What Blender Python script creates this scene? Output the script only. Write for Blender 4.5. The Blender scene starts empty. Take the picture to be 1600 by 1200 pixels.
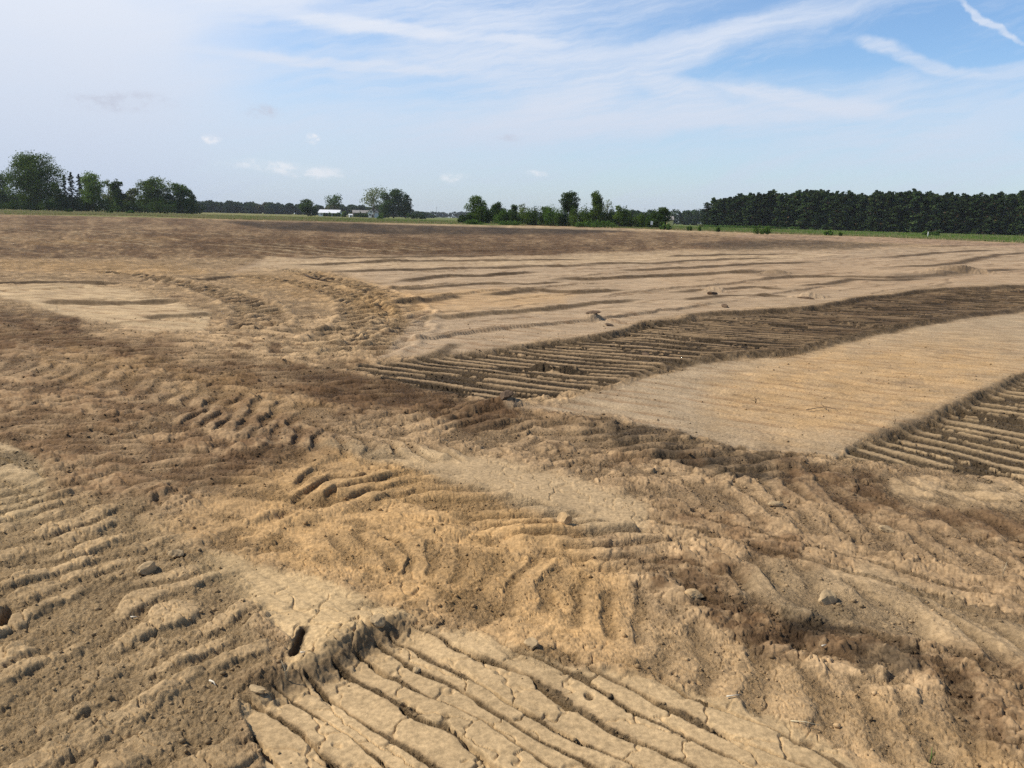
import bpy, math, random
import numpy as np
from mathutils import Vector, Matrix

S = bpy.context.scene
COL = S.collection
R = math.radians
random.seed(7)
RNG = np.random.default_rng(11)
F32 = np.float32

# ------------------------------------------------------------------ camera
EYE = 1.6
FPX = 1331.0                      # focal length in pixels of a 1600 wide picture
PITCH, ROLL = R(11.0), R(1.42)
SUN_AZ, SUN_EL = R(-84), R(46)    # azimuth from +Y towards +X
cam_d = bpy.data.cameras.new('camera')
cam = bpy.data.objects.new('camera', cam_d)
COL.objects.link(cam)
S.camera = cam
cam_d.sensor_width = 36.0
cam_d.lens = 36.0 * FPX / 1600.0
cam_d.clip_start = 0.05
cam_d.clip_end = 9000
CM = Matrix.Rotation(R(90) - PITCH, 3, 'X') @ Matrix.Rotation(ROLL, 3, 'Z')
cam.matrix_world = Matrix.Translation((0, 0, EYE)) @ CM.to_4x4()
CMN = np.array(CM)

# ------------------------------------------------------------------ sky, sun, exposure
S.view_settings.view_transform = 'Standard'
S.view_settings.look = 'None'
S.view_settings.exposure = 0.03
S.view_settings.gamma = 1.0
S.cycles.use_denoising = False


def px_dir(px, py):
    v = CM @ Vector(((px - 800) / FPX, -(py - 600) / FPX, -1))
    return v.normalized()


def px_azel(px, py):
    d = px_dir(px, py)
    return math.degrees(math.atan2(d.x, d.y)), math.degrees(math.asin(d.z))


def make_world():
    w = bpy.data.worlds.new('World')
    S.world = w
    w.use_nodes = True
    nt = w.node_tree
    nt.nodes.clear()
    N, L = nt.nodes.new, nt.links.new
    out = N('ShaderNodeOutputWorld')
    bg = N('ShaderNodeBackground')
    sky = N('ShaderNodeTexSky')
    sky.sky_type = 'NISHITA'
    sky.sun_disc = False
    sky.sun_elevation = SUN_EL
    sky.sun_rotation = SUN_AZ
    sky.air_density = 1.0
    sky.dust_density = 0.6
    sky.ozone_density = 2.5
    tc = N('ShaderNodeTexCoord')
    sep = N('ShaderNodeSeparateXYZ')
    L(tc.outputs['Generated'], sep.inputs[0])

    def math_(op, a, b=None, clamp=False):
        m = N('ShaderNodeMath')
        m.operation = op
        m.use_clamp = clamp
        for i, v in enumerate((a, b)):
            if v is None:
                continue
            if isinstance(v, (int, float)):
                m.inputs[i].default_value = v
            else:
                L(v, m.inputs[i])
        return m.outputs[0]

    az = math_('MULTIPLY', math_('ARCTAN2', sep.outputs[0], sep.outputs[1]), 180 / math.pi)
    el = math_('MULTIPLY', math_('ARCSINE', sep.outputs[2]), 180 / math.pi)
    comb = N('ShaderNodeCombineXYZ')
    L(az, comb.inputs[0])
    L(el, comb.inputs[1])
    # wispy warp of the angular map
    wn = N('ShaderNodeTexNoise')
    wn.inputs['Scale'].default_value = 0.22
    wn.inputs['Detail'].default_value = 6
    wn.inputs['Roughness'].default_value = 0.6
    L(comb.outputs[0], wn.inputs['Vector'])
    wsub = N('ShaderNodeVectorMath')
    wsub.operation = 'SUBTRACT'
    L(wn.outputs['Color'], wsub.inputs[0])
    wsub.inputs[1].default_value = (0.5, 0.5, 0.5)
    wmul = N('ShaderNodeVectorMath')
    wmul.operation = 'MULTIPLY'
    L(wsub.outputs[0], wmul.inputs[0])
    wmul.inputs[1].default_value = (3.0, 1.3, 0)
    wadd = N('ShaderNodeVectorMath')
    wadd.operation = 'ADD'
    L(comb.outputs[0], wadd.inputs[0])
    L(wmul.outputs[0], wadd.inputs[1])
    P = wadd.outputs[0]

    def noise(vec, scale, detail=8, rough=0.6, rot=0.0, stretch=(1, 1, 1), lo=0.35, hi=0.7):
        mp = N('ShaderNodeMapping')
        mp.inputs['Rotation'].default_value = (0, 0, -R(rot))
        L(vec, mp.inputs['Vector'])
        ms = N('ShaderNodeVectorMath')
        ms.operation = 'MULTIPLY'
        L(mp.outputs[0], ms.inputs[0])
        ms.inputs[1].default_value = stretch
        n = N('ShaderNodeTexNoise')
        n.inputs['Scale'].default_value = scale
        n.inputs['Detail'].default_value = detail
        n.inputs['Roughness'].default_value = rough
        L(ms.outputs[0], n.inputs['Vector'])
        mr = N('ShaderNodeMapRange')
        mr.interpolation_type = 'SMOOTHSTEP'
        mr.inputs['From Min'].default_value = lo
        mr.inputs['From Max'].default_value = hi
        L(n.outputs['Fac'], mr.inputs['Value'])
        return mr.outputs[0]

    # fine fibres shared by all streaks
    fib1 = noise(P, 1.1, 12, 0.68, 9, (0.16, 1.9, 1), 0.32, 0.68)
    fib2 = noise(P, 0.35, 8, 0.6, 4, (0.3, 1.5, 1), 0.3, 0.75)
    cov = None

    def feature(x0, y0, x1, y1, width, strength, fib=fib1, fmix=0.6, soft=0.75, vec=P):
        """a cirrus streak between two points of the sky (given by where they stand in the photograph)"""
        nonlocal cov
        a0, e0 = px_azel(x0, y0)
        a1, e1 = px_azel(x1, y1)
        ln = math.hypot(a1 - a0, e1 - e0) / 2
        ang = math.atan2(e1 - e0, a1 - a0)
        mp = N('ShaderNodeMapping')
        mp.vector_type = 'TEXTURE'
        mp.inputs['Location'].default_value = ((a0 + a1) / 2, (e0 + e1) / 2, 0)
        mp.inputs['Rotation'].default_value = (0, 0, ang)
        mp.inputs['Scale'].default_value = (ln * 1.25, width / 1331 * 57.3, 1)
        L(vec, mp.inputs['Vector'])
        vl = N('ShaderNodeVectorMath')
        vl.operation = 'LENGTH'
        L(mp.outputs[0], vl.inputs[0])
        mr = N('ShaderNodeMapRange')
        mr.interpolation_type = 'SMOOTHERSTEP'
        mr.inputs['From Min'].default_value = 1.0
        mr.inputs['From Max'].default_value = 1.0 - soft
        L(vl.outputs['Value'], mr.inputs['Value'])
        f = math_('ADD', math_('MULTIPLY', fib, fmix), 1 - fmix)
        m = math_('MULTIPLY', math_('MULTIPLY', mr.outputs[0], f), strength)
        inv = math_('SUBTRACT', 1.0, m)
        cov = inv if cov is None else math_('MULTIPLY', cov, inv)

    # broad white veil, left
    feature(-700, 110, 460, 130, 330, 0.97, fib2, 0.10)
    feature(-500, 20, 420, 60, 170, 0.75, fib2, 0.2)
    feature(-500, 260, 950, 230, 130, 0.55, fib2, 0.3)
    feature(300, 120, 1100, 150, 150, 0.50, fib1, 0.5)
    # streaks
    feature(420, 15, 770, 62, 15, 0.95, fib1, 0.35)
    feature(560, 30, 900, 75, 70, 0.45, fib1, 0.6)
    feature(250, 70, 820, 118, 12, 0.75, fib1, 0.4)
    feature(100, 20, 640, 10, 40, 0.45, fib1, 0.6)
    feature(620, 110, 1060, 85, 60, 0.45, fib1, 0.6)
    feature(700, 215, 1250, 20, 34, 0.7, fib1, 0.5)
    feature(900, 120, 1400, -30, 34, 0.35, fib1, 0.6)
    feature(600, 210, 1250, 150, 50, 0.75, fib1, 0.45)
    feature(985, 118, 1120, 150, 22, 0.85, fib1, 0.5)
    feature(1080, 130, 1460, 185, 20, 0.85, fib1, 0.45)
    feature(1000, 175, 1640, 195, 50, 0.45, fib1, 0.5)
    feature(1320, 60, 1420, 75, 14, 0.7, fib1, 0.4)
    feature(1370, 75, 1540, 120, 13, 0.65, fib1, 0.4)
    feature(1480, 120, 1680, 95, 15, 0.5, fib1, 0.4)
    feature(1475, -10, 1620, 75, 6, 0.75, fib1, 0.3)
    feature(900, 220, 1750, 235, 45, 0.35, fib1, 0.6)
    feature(500, 0, 1200, -20, 60, 0.5, fib1, 0.6)
    feature(1150, 130, 1700, 150, 40, 0.3, fib1, 0.6)
    feature(650, 205, 1500, 150, 26, 0.45, fib1, 0.3)
    feature(830, 190, 1420, 180, 14, 0.5, fib1, 0.3)
    feature(1090, 128, 1230, 160, 7, 0.6, fib1, 0.3)
    feature(880, 95, 1420, -10, 20, 0.5, fib1, 0.3)
    feature(430, 20, 620, 42, 20, 0.6, fib1, 0.3)
    feature(700, 60, 900, 66, 9, 0.6, fib1, 0.3)
    feature(230, -20, 560, -10, 40, 0.7, fib1, 0.3)
    feature(780, 170, 1000, 135, 14, 0.35, fib1, 0.3)
    # thin general veil
    gen = noise(P, 0.16, 10, 0.66, 14, (0.30, 2.0, 1), 0.42, 0.66)
    gm = math_('MULTIPLY', gen, math_('MULTIPLY', 0.6, math_('SUBTRACT', 1.0, math_('DIVIDE', el, 45.0, True), True)))
    cov = math_('MULTIPLY', cov, math_('SUBTRACT', 1.0, gm))
    # haze towards the horizon
    hz = N('ShaderNodeMapRange')
    hz.interpolation_type = 'SMOOTHSTEP'
    hz.inputs['From Min'].default_value = 11.0
    hz.inputs['From Max'].default_value = -2.0
    hz.inputs['To Max'].default_value = 0.62
    L(el, hz.inputs['Value'])
    cov = math_('MULTIPLY', cov, math_('SUBTRACT', 1.0, hz.outputs[0]))
    cover = math_('SUBTRACT', 1.0, cov)

    # sky colour
    grade = N('ShaderNodeMix')
    grade.data_type = 'RGBA'
    grade.blend_type = 'MULTIPLY'
    grade.inputs['Factor'].default_value = 1.0
    L(sky.outputs[0], grade.inputs['A'])
    gel = N('ShaderNodeMapRange')
    gel.interpolation_type = 'SMOOTHSTEP'
    gel.inputs['From Min'].default_value = 20
    gel.inputs['From Max'].default_value = 42
    L(el, gel.inputs['Value'])
    gmx = N('ShaderNodeMix')
    gmx.data_type = 'RGBA'
    L(gel.outputs[0], gmx.inputs['Factor'])
    gmx.inputs['A'].default_value = (1.32, 1.53, 1.74, 1)
    gmx.inputs['B'].default_value = (0.70, 0.75, 0.85, 1)
    L(gmx.outputs['Result'], grade.inputs['B'])
    # cloud colour: white high up, faintly mauve grey low down
    ramp = N('ShaderNodeMapRange')
    ramp.inputs['From Min'].default_value = 1.0
    ramp.inputs['From Max'].default_value = 17.0
    L(el, ramp.inputs['Value'])
    cc = N('ShaderNodeMix')
    cc.data_type = 'RGBA'
    L(ramp.outputs[0], cc.inputs['Factor'])
    cc.inputs['A'].default_value = (6.2, 7.1, 8.7, 1)
    cc.inputs['B'].default_value = (9.6, 10.0, 10.9, 1)
    mix = N('ShaderNodeMix')
    mix.data_type = 'RGBA'
    L(cover, mix.inputs['Factor'])
    L(grade.outputs['Result'], mix.inputs['A'])
    L(cc.outputs['Result'], mix.inputs['B'])
    # small low cumulus: grey shreds and bright puffs
    last = mix.outputs['Result']

    def puff(x0, y0, x1, y1, width, strength, colour):
        nonlocal last, cov
        keep = cov
        cov = None
        feature(x0, y0, x1, y1, width, strength, noise(comb.outputs[0], 1.4, 6, 0.6, 0, (0.6, 1, 1), 0.42, 0.62), 0.85, 0.8)
        k = math_('SUBTRACT', 1.0, cov)
        cov = keep
        m2 = N('ShaderNodeMix')
        m2.data_type = 'RGBA'
        L(k, m2.inputs['Factor'])
        L(last, m2.inputs['A'])
        m2.inputs['B'].default_value = colour
        last = m2.outputs['Result']

    grey = (6.2, 6.6, 7.8, 1)
    lit = (9.8, 9.8, 10.2, 1)
    puff(85, 152, 290, 160, 20, 0.75, grey)
    puff(370, 172, 450, 170, 15, 0.75, grey)
    puff(760, 219, 820, 217, 8, 0.6, grey)
    puff(476, 218, 497, 216, 10, 1.0, lit)
    puff(320, 216, 350, 217, 9, 0.9, lit)
    puff(820, 270, 855, 271, 7, 0.6, lit)
    puff(340, 255, 560, 268, 14, 0.6, lit)
    puff(690, 275, 740, 278, 10, 0.5, lit)
    L(last, bg.inputs['Color'])
    bg.inputs['Strength'].default_value = 0.09
    L(bg.outputs[0], out.inputs['Surface'])


make_world()
sun_d = bpy.data.lights.new('sun', 'SUN')
sun = bpy.data.objects.new('sun', sun_d)
COL.objects.link(sun)
sun_d.energy = 4.8
sun_d.angle = R(0.55)
sun_d.color = (1.0, 0.93, 0.81)
sdir = Vector((math.sin(SUN_AZ) * math.cos(SUN_EL), math.cos(SUN_AZ) * math.cos(SUN_EL), math.sin(SUN_EL)))
sun.rotation_euler = sdir.to_track_quat('Z', 'Y').to_euler()
sun.location = sdir * 60

# ------------------------------------------------------------------ ground points from the photograph


def at(px, py):
    """point of the level ground that stands at this place of the 1600x1200 photograph"""
    d = px_dir(px, py)
    t = EYE / max(-d.z, 1e-5)
    return np.array([d.x * t, d.y * t])


def horizon_y(px):
    # row of the horizon in this column
    r = CMN[2]
    return 600 + FPX * (r[0] * (px - 800) / FPX - r[2]) / r[1]


def at_dist(px, dist):
    d = px_dir(px, horizon_y(px))
    k = dist / math.hypot(d.x, d.y)
    return d.x * k, d.y * k


def m_per_px(px, dist):
    x, y = at_dist(px, dist)
    return y / FPX / math.cos(PITCH)


# ------------------------------------------------------------------ numpy noise
_ANG = RNG.random(4096) * 2 * np.pi
_GX, _GY = np.cos(_ANG).astype(F32), np.sin(_ANG).astype(F32)
_RND = RNG.random(4096).astype(F32)


def _h(ix, iy, seed):
    h = (ix.astype(np.int64) * 374761393 + iy.astype(np.int64) * 668265263 + seed * 974711) & 0xFFFFFFFF
    h = ((h ^ (h >> 13)) * 1274126177) & 0xFFFFFFFF
    return ((h ^ (h >> 16)) & 4095).astype(np.int32)


def gn(x, y, seed=0):
    """gradient noise, about -0.7..0.7 -> scaled to about -1..1"""
    x0 = np.floor(x)
    y0 = np.floor(y)
    fx = (x - x0).astype(F32)
    fy = (y - y0).astype(F32)
    u = fx * fx * fx * (fx * (fx * 6 - 15) + 10)
    v = fy * fy * fy * (fy * (fy * 6 - 15) + 10)
    r = []
    for dy in (0, 1):
        for dx in (0, 1):
            i = _h(x0 + dx, y0 + dy, seed)
            r.append(_GX[i] * (fx - dx) + _GY[i] * (fy - dy))
    a = r[0] + (r[1] - r[0]) * u
    b = r[2] + (r[3] - r[2]) * u
    return (a + (b - a) * v) * 1.45


def fbm(x, y, octs=4, seed=0, gain=0.5, lac=2.03):
    a, s, t = 1.0, 0.0, 0.0
    for o in range(octs):
        s = s + a * gn(x + 17.3 * o, y - 9.1 * o, seed + o * 31)
        t += a
        a *= gain
        x = x * lac
        y = y * lac
    return s / t * 1.3


def vor(x, y, seed=0, jit=0.9):
    x0 = np.floor(x)
    y0 = np.floor(y)
    f1 = np.full(x.shape, 9.0, F32)
    f2 = np.full(x.shape, 9.0, F32)
    cid = np.zeros(x.shape, F32)
    vx = np.zeros(x.shape, F32)
    vy = np.zeros(x.shape, F32)
    for dy in (-1, 0, 1):
        for dx in (-1, 0, 1):
            i = _h(x0 + dx, y0 + dy, seed)
            j = (i * 7 + 1013) & 4095
            ox = (x0 + dx + 0.5 + (_RND[i] - 0.5) * jit - x).astype(F32)
            oy = (y0 + dy + 0.5 + (_RND[j] - 0.5) * jit - y).astype(F32)
            d = np.sqrt(ox * ox + oy * oy)
            near = d < f1
            f2 = np.where(near, f1, np.minimum(f2, d))
            cid = np.where(near, _RND[(i * 3 + 77) & 4095], cid)
            vx = np.where(near, ox, vx)
            vy = np.where(near, oy, vy)
            f1 = np.where(near, d, f1)
    return f1, f2, cid, vx, vy


def sst(a, b, x):
    t = np.clip((x - a) / (b - a), 0, 1)
    return t * t * (3 - 2 * t)


def seg_dist(x, y, pts, closed):
    """distance to a polyline, side sign (left of travel positive), position along it, total length"""
    n = len(pts)
    best = np.full(x.shape, 1e9, F32)
    sgn = np.zeros(x.shape, F32)
    along = np.zeros(x.shape, F32)
    acc = 0.0
    for i in range(n if closed else n - 1):
        ax, ay = pts[i]
        bx, by = pts[(i + 1) % n]
        dx, dy = bx - ax, by - ay
        l2 = dx * dx + dy * dy + 1e-12
        t = np.clip(((x - ax) * dx + (y - ay) * dy) / l2, 0, 1)
        ex = x - (ax + t * dx)
        ey = y - (ay + t * dy)
        d = ex * ex + ey * ey
        m = d < best
        best = np.where(m, d, best)
        sgn = np.where(m, np.sign(dx * (y - ay) - dy * (x - ax)), sgn)
        ln = math.sqrt(l2)
        along = np.where(m, acc + t * ln, along)
        acc += ln
    return np.sqrt(best), sgn, along, acc


def inside(x, y, pts):
    r = np.zeros(x.shape, bool)
    n = len(pts)
    for i in range(n):
        ax, ay = pts[i]
        bx, by = pts[(i + 1) % n]
        if ay == by:
            continue
        c = ((ay > y) != (by > y)) & (x < (bx - ax) * (y - ay) / (by - ay) + ax)
        r ^= c
    return r


# ------------------------------------------------------------------ the ground sheet
def ground_grid():
    fine = 1.0 / 1080
    a = list(np.arange(-R(38.5), R(38.5), fine))
    s, c = fine, a[-1]
    right = []
    while c < math.pi - 0.03:
        s = min(s * 1.12, 0.06)
        c += s
        if c < math.pi - 0.02:
            right.append(c)
    a = [-v for v in reversed(right)] + a + right
    rr = [0.05, 0.2, 0.4, 0.6, 0.8, 1.0, 1.15, 1.3, 1.4]
    r = 1.5
    while r < 2400:
        rr.append(r)
        nat = (r * r + EYE * EYE) / (EYE * 1060)
        cap = 0.0037 * r if r < 26 else (0.0062 * r if r < 190 else 0.03 * r)
        r += min(nat, cap)
    rr.append(2400)
    return np.array(a), np.array(rr)


AZ, RR = ground_grid()
NA, NR = len(AZ), len(RR)
print('ground grid', NA, NR, NA * NR)
X = (RR[:, None] * np.sin(AZ)[None, :]).ravel()
Y = (RR[:, None] * np.cos(AZ)[None, :]).ravel()
RAD = np.repeat(RR, NA)
_st = np.gradient(RR)
STEP = np.repeat(_st, NA).astype(F32)            # local spacing of the sheet, to leave out relief finer than it

# chart of the ground: where each ground point stands in the photograph (only used to look up which strip it belongs to)
_p = np.stack([X, Y, np.full_like(X, -EYE)])
_c = CMN.T @ _p
_ok = _c[2] < -0.2
U = np.where(_ok, 800 + FPX * _c[0] / np.maximum(-_c[2], 0.2), -9000).astype(F32)
V = np.where(_ok, 600 - FPX * _c[1] / np.maximum(-_c[2], 0.2), 9000).astype(F32)
del _p, _c
U = np.clip(U, -3000, 4600)
V = np.clip(V, 300, 3000)


def chart_mask(pts, soft=10.0, rough=10.0, scale=40.0, seed=3, sub=None, aniso=2.2):
    """soft mask of a zone outlined on the chart; returns full-size weights"""
    p = np.array(pts, float)
    pad = soft + rough * 2 + 2
    u0, v0 = p.min(0) - pad
    u1, v1 = p.max(0) + pad
    idx = np.nonzero((U > u0) & (U < u1) & (V > v0) & (V < v1))[0]
    w = np.zeros(U.shape, F32)
    if len(idx) == 0:
        return w
    u, v = U[idx], V[idx]
    n = fbm(u / scale / aniso, v / scale, 4, seed, 0.6)
    k = np.clip((v - 330) / 200, 0.12, 1.2)
    vv = v + n * rough * k
    uu = u + fbm(u / scale + 50, v / scale, 3, seed + 9, 0.6) * rough
    d, _, _, _ = seg_dist(uu, vv, pts, True)
    ins = inside(uu, vv, pts)
    sd = np.where(ins, d, -d)
    w[idx] = sst(-soft, soft, sd)
    return w


Z = np.zeros(X.shape, F32)
x = X.astype(F32)
y = Y.astype(F32)


def fade(size):
    """1 where relief of this size can be carried by the sheet"""
    return sst(size * 0.62, size * 0.3, STEP)


# groove direction measured on the photograph in the front strip, and on the far strips
def pdir(a, b):
    d = at(*b) - at(*a)
    return d / np.linalg.norm(d)


# ---- zones (photo outlines)
SLAB = [(375, 1092), (440, 1055), (505, 1040), (560, 1005), (640, 968), (745, 985), (905, 1042), (1010, 1055), (1180, 1105), (1300, 1165), (1420, 1260), (400, 1300), (410, 1180)]
PLATE = [(328, 852), (480, 895), (655, 962), (560, 1003), (500, 1035), (440, 1050), (455, 1000), (400, 945), (300, 880)]
CLEAT = [(-700, 700), (60, 740), (210, 790), (330, 860), (400, 940), (440, 1040), (370, 1090), (400, 1300), (-900, 1500)]
OCHRE = [(330, 770), (500, 700), (610, 715), (700, 745), (900, 835), (960, 880), (1020, 960), (1200, 1040), (1420, 1110), (1600, 1190), (1750, 1400), (1420, 1260), (1180, 1105), (900, 1040), (640, 968), (480, 895), (330, 852), (240, 820)]
HARD = [(480, 690), (600, 692), (760, 712), (900, 745), (1010, 785), (1010, 835), (920, 835), (800, 785), (690, 745), (580, 712)]
PALE = [(790, 632), (870, 628), (960, 603), (1060, 575), (1120, 562), (1250, 550), (1340, 527), (1430, 508), (1530, 492), (1760, 470), (1760, 560), (1600, 585), (1505, 625), (1450, 655), (1350, 690), (1305, 712), (1190, 705), (1050, 672), (930, 645), (850, 640)]
DARK1 = [(545, 574), (690, 556), (850, 536), (950, 526), (1010, 506), (1080, 497), (1130, 490), (1270, 482), (1345, 469), (1440, 453), (1600, 447), (1760, 440), (1760, 465), (1600, 480), (1530, 488), (1430, 505), (1340, 523), (1250, 546), (1120, 557), (1050, 568), (960, 597), (870, 616), (800, 624), (740, 618), (640, 600)]
DARK2 = [(1310, 712), (1350, 692), (1450, 657), (1505, 628), (1600, 588), (1800, 545), (1900, 780), (1600, 745), (1480, 730)]
FAR_FLAT = [(590, 560), (640, 505), (600, 455), (520, 420), (360, 425), (420, 402), (870, 398), (1000, 394), (1250, 390), (1600, 383), (1900, 395), (1900, 440), (1600, 445), (1440, 450), (1340, 466), (1270, 478), (1080, 492), (1000, 503), (950, 523), (850, 534), (690, 554)]
LEFT_FLAT = [(-500, 440), (0, 443), (140, 441), (240, 462), (330, 490), (320, 512), (240, 518), (130, 500), (60, 478), (0, 462), (-500, 470)]
MIDPLATE = [(1080, 795), (1180, 810), (1330, 850), (1460, 890), (1600, 930), (1700, 1000), (1560, 985), (1400, 920), (1250, 880), (1120, 850), (1010, 835), (1000, 800)]
LOBES = [(1200, 880), (1380, 890), (1500, 930), (1650, 990), (1700, 1060), (1560, 1020), (1380, 985), (1230, 960), (1150, 920)]
LOBES2 = [(1380, 745), (1600, 750), (1750, 830), (1600, 800), (1480, 790), (1390, 775)]
LEFTSLAB = [(-300, 690), (10, 690), (60, 715), (75, 760), (60, 810), (0, 815), (-300, 850)]
MIDSLAB = [(240, 607), (330, 612), (420, 640), (520, 670), (690, 690), (640, 703), (500, 690), (400, 665), (270, 635)]
RIGHTSLAB = [(1080, 798), (1160, 812), (1210, 850), (1120, 840), (1070, 815)]

W = {}
W['slab'] = chart_mask(SLAB, 5, 7, 30, 1)
W['plate'] = chart_mask(PLATE, 6, 8, 30, 2)
W['cleat'] = chart_mask(CLEAT, 30, 25, 60, 3)
W['ochre'] = chart_mask(OCHRE, 22, 22, 60, 4)
W['hard'] = chart_mask(HARD, 9, 8, 40, 5)
W['pale'] = chart_mask(PALE, 5, 8, 22, 6)
W['dark1'] = chart_mask(DARK1, 3, 5, 18, 7)
W['dark2'] = chart_mask(DARK2, 5, 5, 25, 8)
W['far'] = chart_mask(FAR_FLAT, 7, 8, 25, 9)
W['left'] = chart_mask(LEFT_FLAT, 5, 8, 22, 10)
W['midplate'] = chart_mask(MIDPLATE, 14, 18, 40, 12)
W['lobes'] = chart_mask(LOBES, 14, 12, 40, 13)
W['lobes2'] = chart_mask(LOBES2, 14, 12, 40, 14)
W['leftslab'] = chart_mask(LEFTSLAB, 6, 6, 30, 15)
W['midslab'] = chart_mask(MIDSLAB, 7, 6, 30, 16)
FIELD_EDGE = [(-3000, 318), (-900, 322), (-200, 333), (0, 334.5), (200, 337), (400, 343.5), (600, 347.5), (720, 350), (870, 352.5), (1000, 357), (1100, 360.5), (1200, 364.5), (1350, 369), (1450, 373), (1600, 379), (1900, 392), (2600, 430), (4600, 560)]
GRASS_POLY = FIELD_EDGE + [(4600, 290), (-3000, 290)]
W['grass'] = chart_mask(GRASS_POLY, 1.2, 2.0, 20, 17)
W['grass'] = np.maximum(W['grass'], ((RAD > 190) & (V < 352)).astype(F32))
BEHIND = (Y < 0.3)
FARK = sst(130, 60, RAD.astype(F32))            # fades all relief towards the far field

smooth = np.clip(W['pale'] + W['far'] * 0.93 + W['left'] * 0.9 + W['hard'] * 0.92 + W['slab'] + W['plate'] * 0.95 + W['dark1'] + W['dark2'] + W['leftslab'] * .8 + W['midslab'] * .7 + W['midplate'] * 0.45 + (W['lobes'] + W['lobes2']) * 0.6, 0, 1)
churn = (1 - smooth) * (1 - W['grass'])

# ---- low undulation
Z += 0.03 * fbm(x * 0.35, y * 0.35, 3, 40) * sst(150, 30, RAD)
Z += 0.012 * fbm(x * 1.3, y * 1.3, 3, 41) * (0.35 + 0.65 * churn) * fade(0.6)

near = np.nonzero((RAD < 75) & (np.abs(U - 800) < 1500))[0]
xn, yn = x[near], y[near]
wx = xn + 0.05 * gn(xn * 3, yn * 3, 50)
wy = yn + 0.05 * gn(xn * 3 + 9, yn * 3, 51)
ch = churn[near]
st = STEP[near]


def fd(size):
    return sst(size * 0.62, size * 0.3, st)


def ridges(sel, d, period, seed, warp=0.25, duty=1.6, brk=3.0, seg0=0.55):
    """broken pressed ridges, like the marks of a crawler track; 0..1"""
    xs, ys = x[sel], y[sel]
    nx_, ny_ = -d[1], d[0]
    s = xs * d[0] + ys * d[1]
    q = xs * nx_ + ys * ny_
    q = q + warp * period * 2.2 * fbm(s / period / 5, q / period / 4, 3, seed) + 0.10 * period * gn(s / period * 1.3, q / period, seed + 7)
    k = q / period
    idx = np.floor(k)
    f = k - idx
    prof = sst(0.0, 0.42, f) * (1 - sst(0.74, 0.93 + STEP[sel] * 0.2 / period, f)) if duty < 1 else np.power(np.clip(np.sin(np.pi * f), 0, 1), duty)
    seg = seg0 + 0.6 * gn(s / period / brk + idx * 5.7, idx * 3.3, seed + 3)
    wide = 0.8 + 0.5 * gn(s / period / 1.2, idx * 1.7, seed + 5)
    return np.clip(prof * np.clip(seg, 0.05, 1.2) * np.clip(wide, 0.4, 1.3), 0, 1.2), idx, f, s


# ---- churned soil everywhere outside the bladed strips
GRIT = np.full(x.shape, 0.8, F32)                # 1 = loose crumbs, 0 = pressed or crusted
wx = wx + 0.012 * gn(xn * 16, yn * 16, 52) + 0.006 * gn(xn * 40, yn * 40, 54)
wy = wy + 0.012 * gn(xn * 16, yn * 16, 53) + 0.006 * gn(xn * 40, yn * 40, 55)
zc = 0.016 * fbm(wx * 1.9, wy * 1.9, 4, 60, 0.55) * fd(0.4)
dens = fbm(xn * 0.9, yn * 0.9, 3, 62)
gl = np.ones(len(near), F32)
# pressed cleat marks of varied heading lying all through the churned ground
pd = pdir((900, 640), (1300, 715))
HEAD = [(0.25, 0.19), (-0.45, 0.17), (1.15, 0.21), (0.0, 0.16)]
px_ = fbm(xn * 0.45, yn * 0.45, 3, 66)
for k, (da, per) in enumerate(HEAD):
    a0 = math.atan2(pd[1], pd[0]) + da
    rg, ri, rf, rs_ = ridges(near, (math.cos(a0), math.sin(a0)), per, 70 + k, 0.45, 0.9, 1.8)
    c0 = -0.45 + 0.3 * k
    w_ = np.exp(-((px_ - c0) / 0.17) ** 2) * 0.8
    zc += 0.034 * (rg - 0.35) * w_ * fd(per) * (0.5 + 0.5 * sst(-0.4, 0.3, dens))
    gl -= 0.8 * w_ * sst(0.35, 0.65, rg)
for k, (a_, b_, per, u0, u1, v0, v1, am) in enumerate((((100, 725), (260, 690), 0.26, -900, 480, 600, 860, 0.040), ((640, 672), (760, 640), 0.24, 430, 1000, 600, 730, 0.034),
                                                       ((1240, 760), (1340, 805), 0.24, 1000, 2200, 715, 900, 0.034), ((1180, 960), (1300, 1040), 0.20, 950, 2200, 880, 1150, 0.032),
                                                       ((150, 560), (300, 575), 0.30, -900, 620, 500, 640, 0.036))):
    un, vn = U[near], V[near]
    nz = 50 * gn(un / 90, vn / 40, 90 + k)
    w_ = sst(u0 - 30, u0 + 40, un + nz) * (1 - sst(u1 - 40, u1 + 30, un + nz)) * sst(v0 - 15, v0 + 25, vn + nz * .4) * (1 - sst(v1 - 25, v1 + 15, vn + nz * .4))
    w_ = w_ * sst(-0.5, 0.1, fbm(xn * 0.8 + 9 * k, yn * 0.8, 3, 95 + k))
    rg, ri, rf, rs_ = ridges(near, pdir(a_, b_), per, 80 + k, 0.5, 0.9, 1.7, 0.7)
    zc += am * (rg - 0.35) * w_ * fd(per)
    gl -= 0.85 * w_ * sst(0.35, 0.65, rg)
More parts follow.
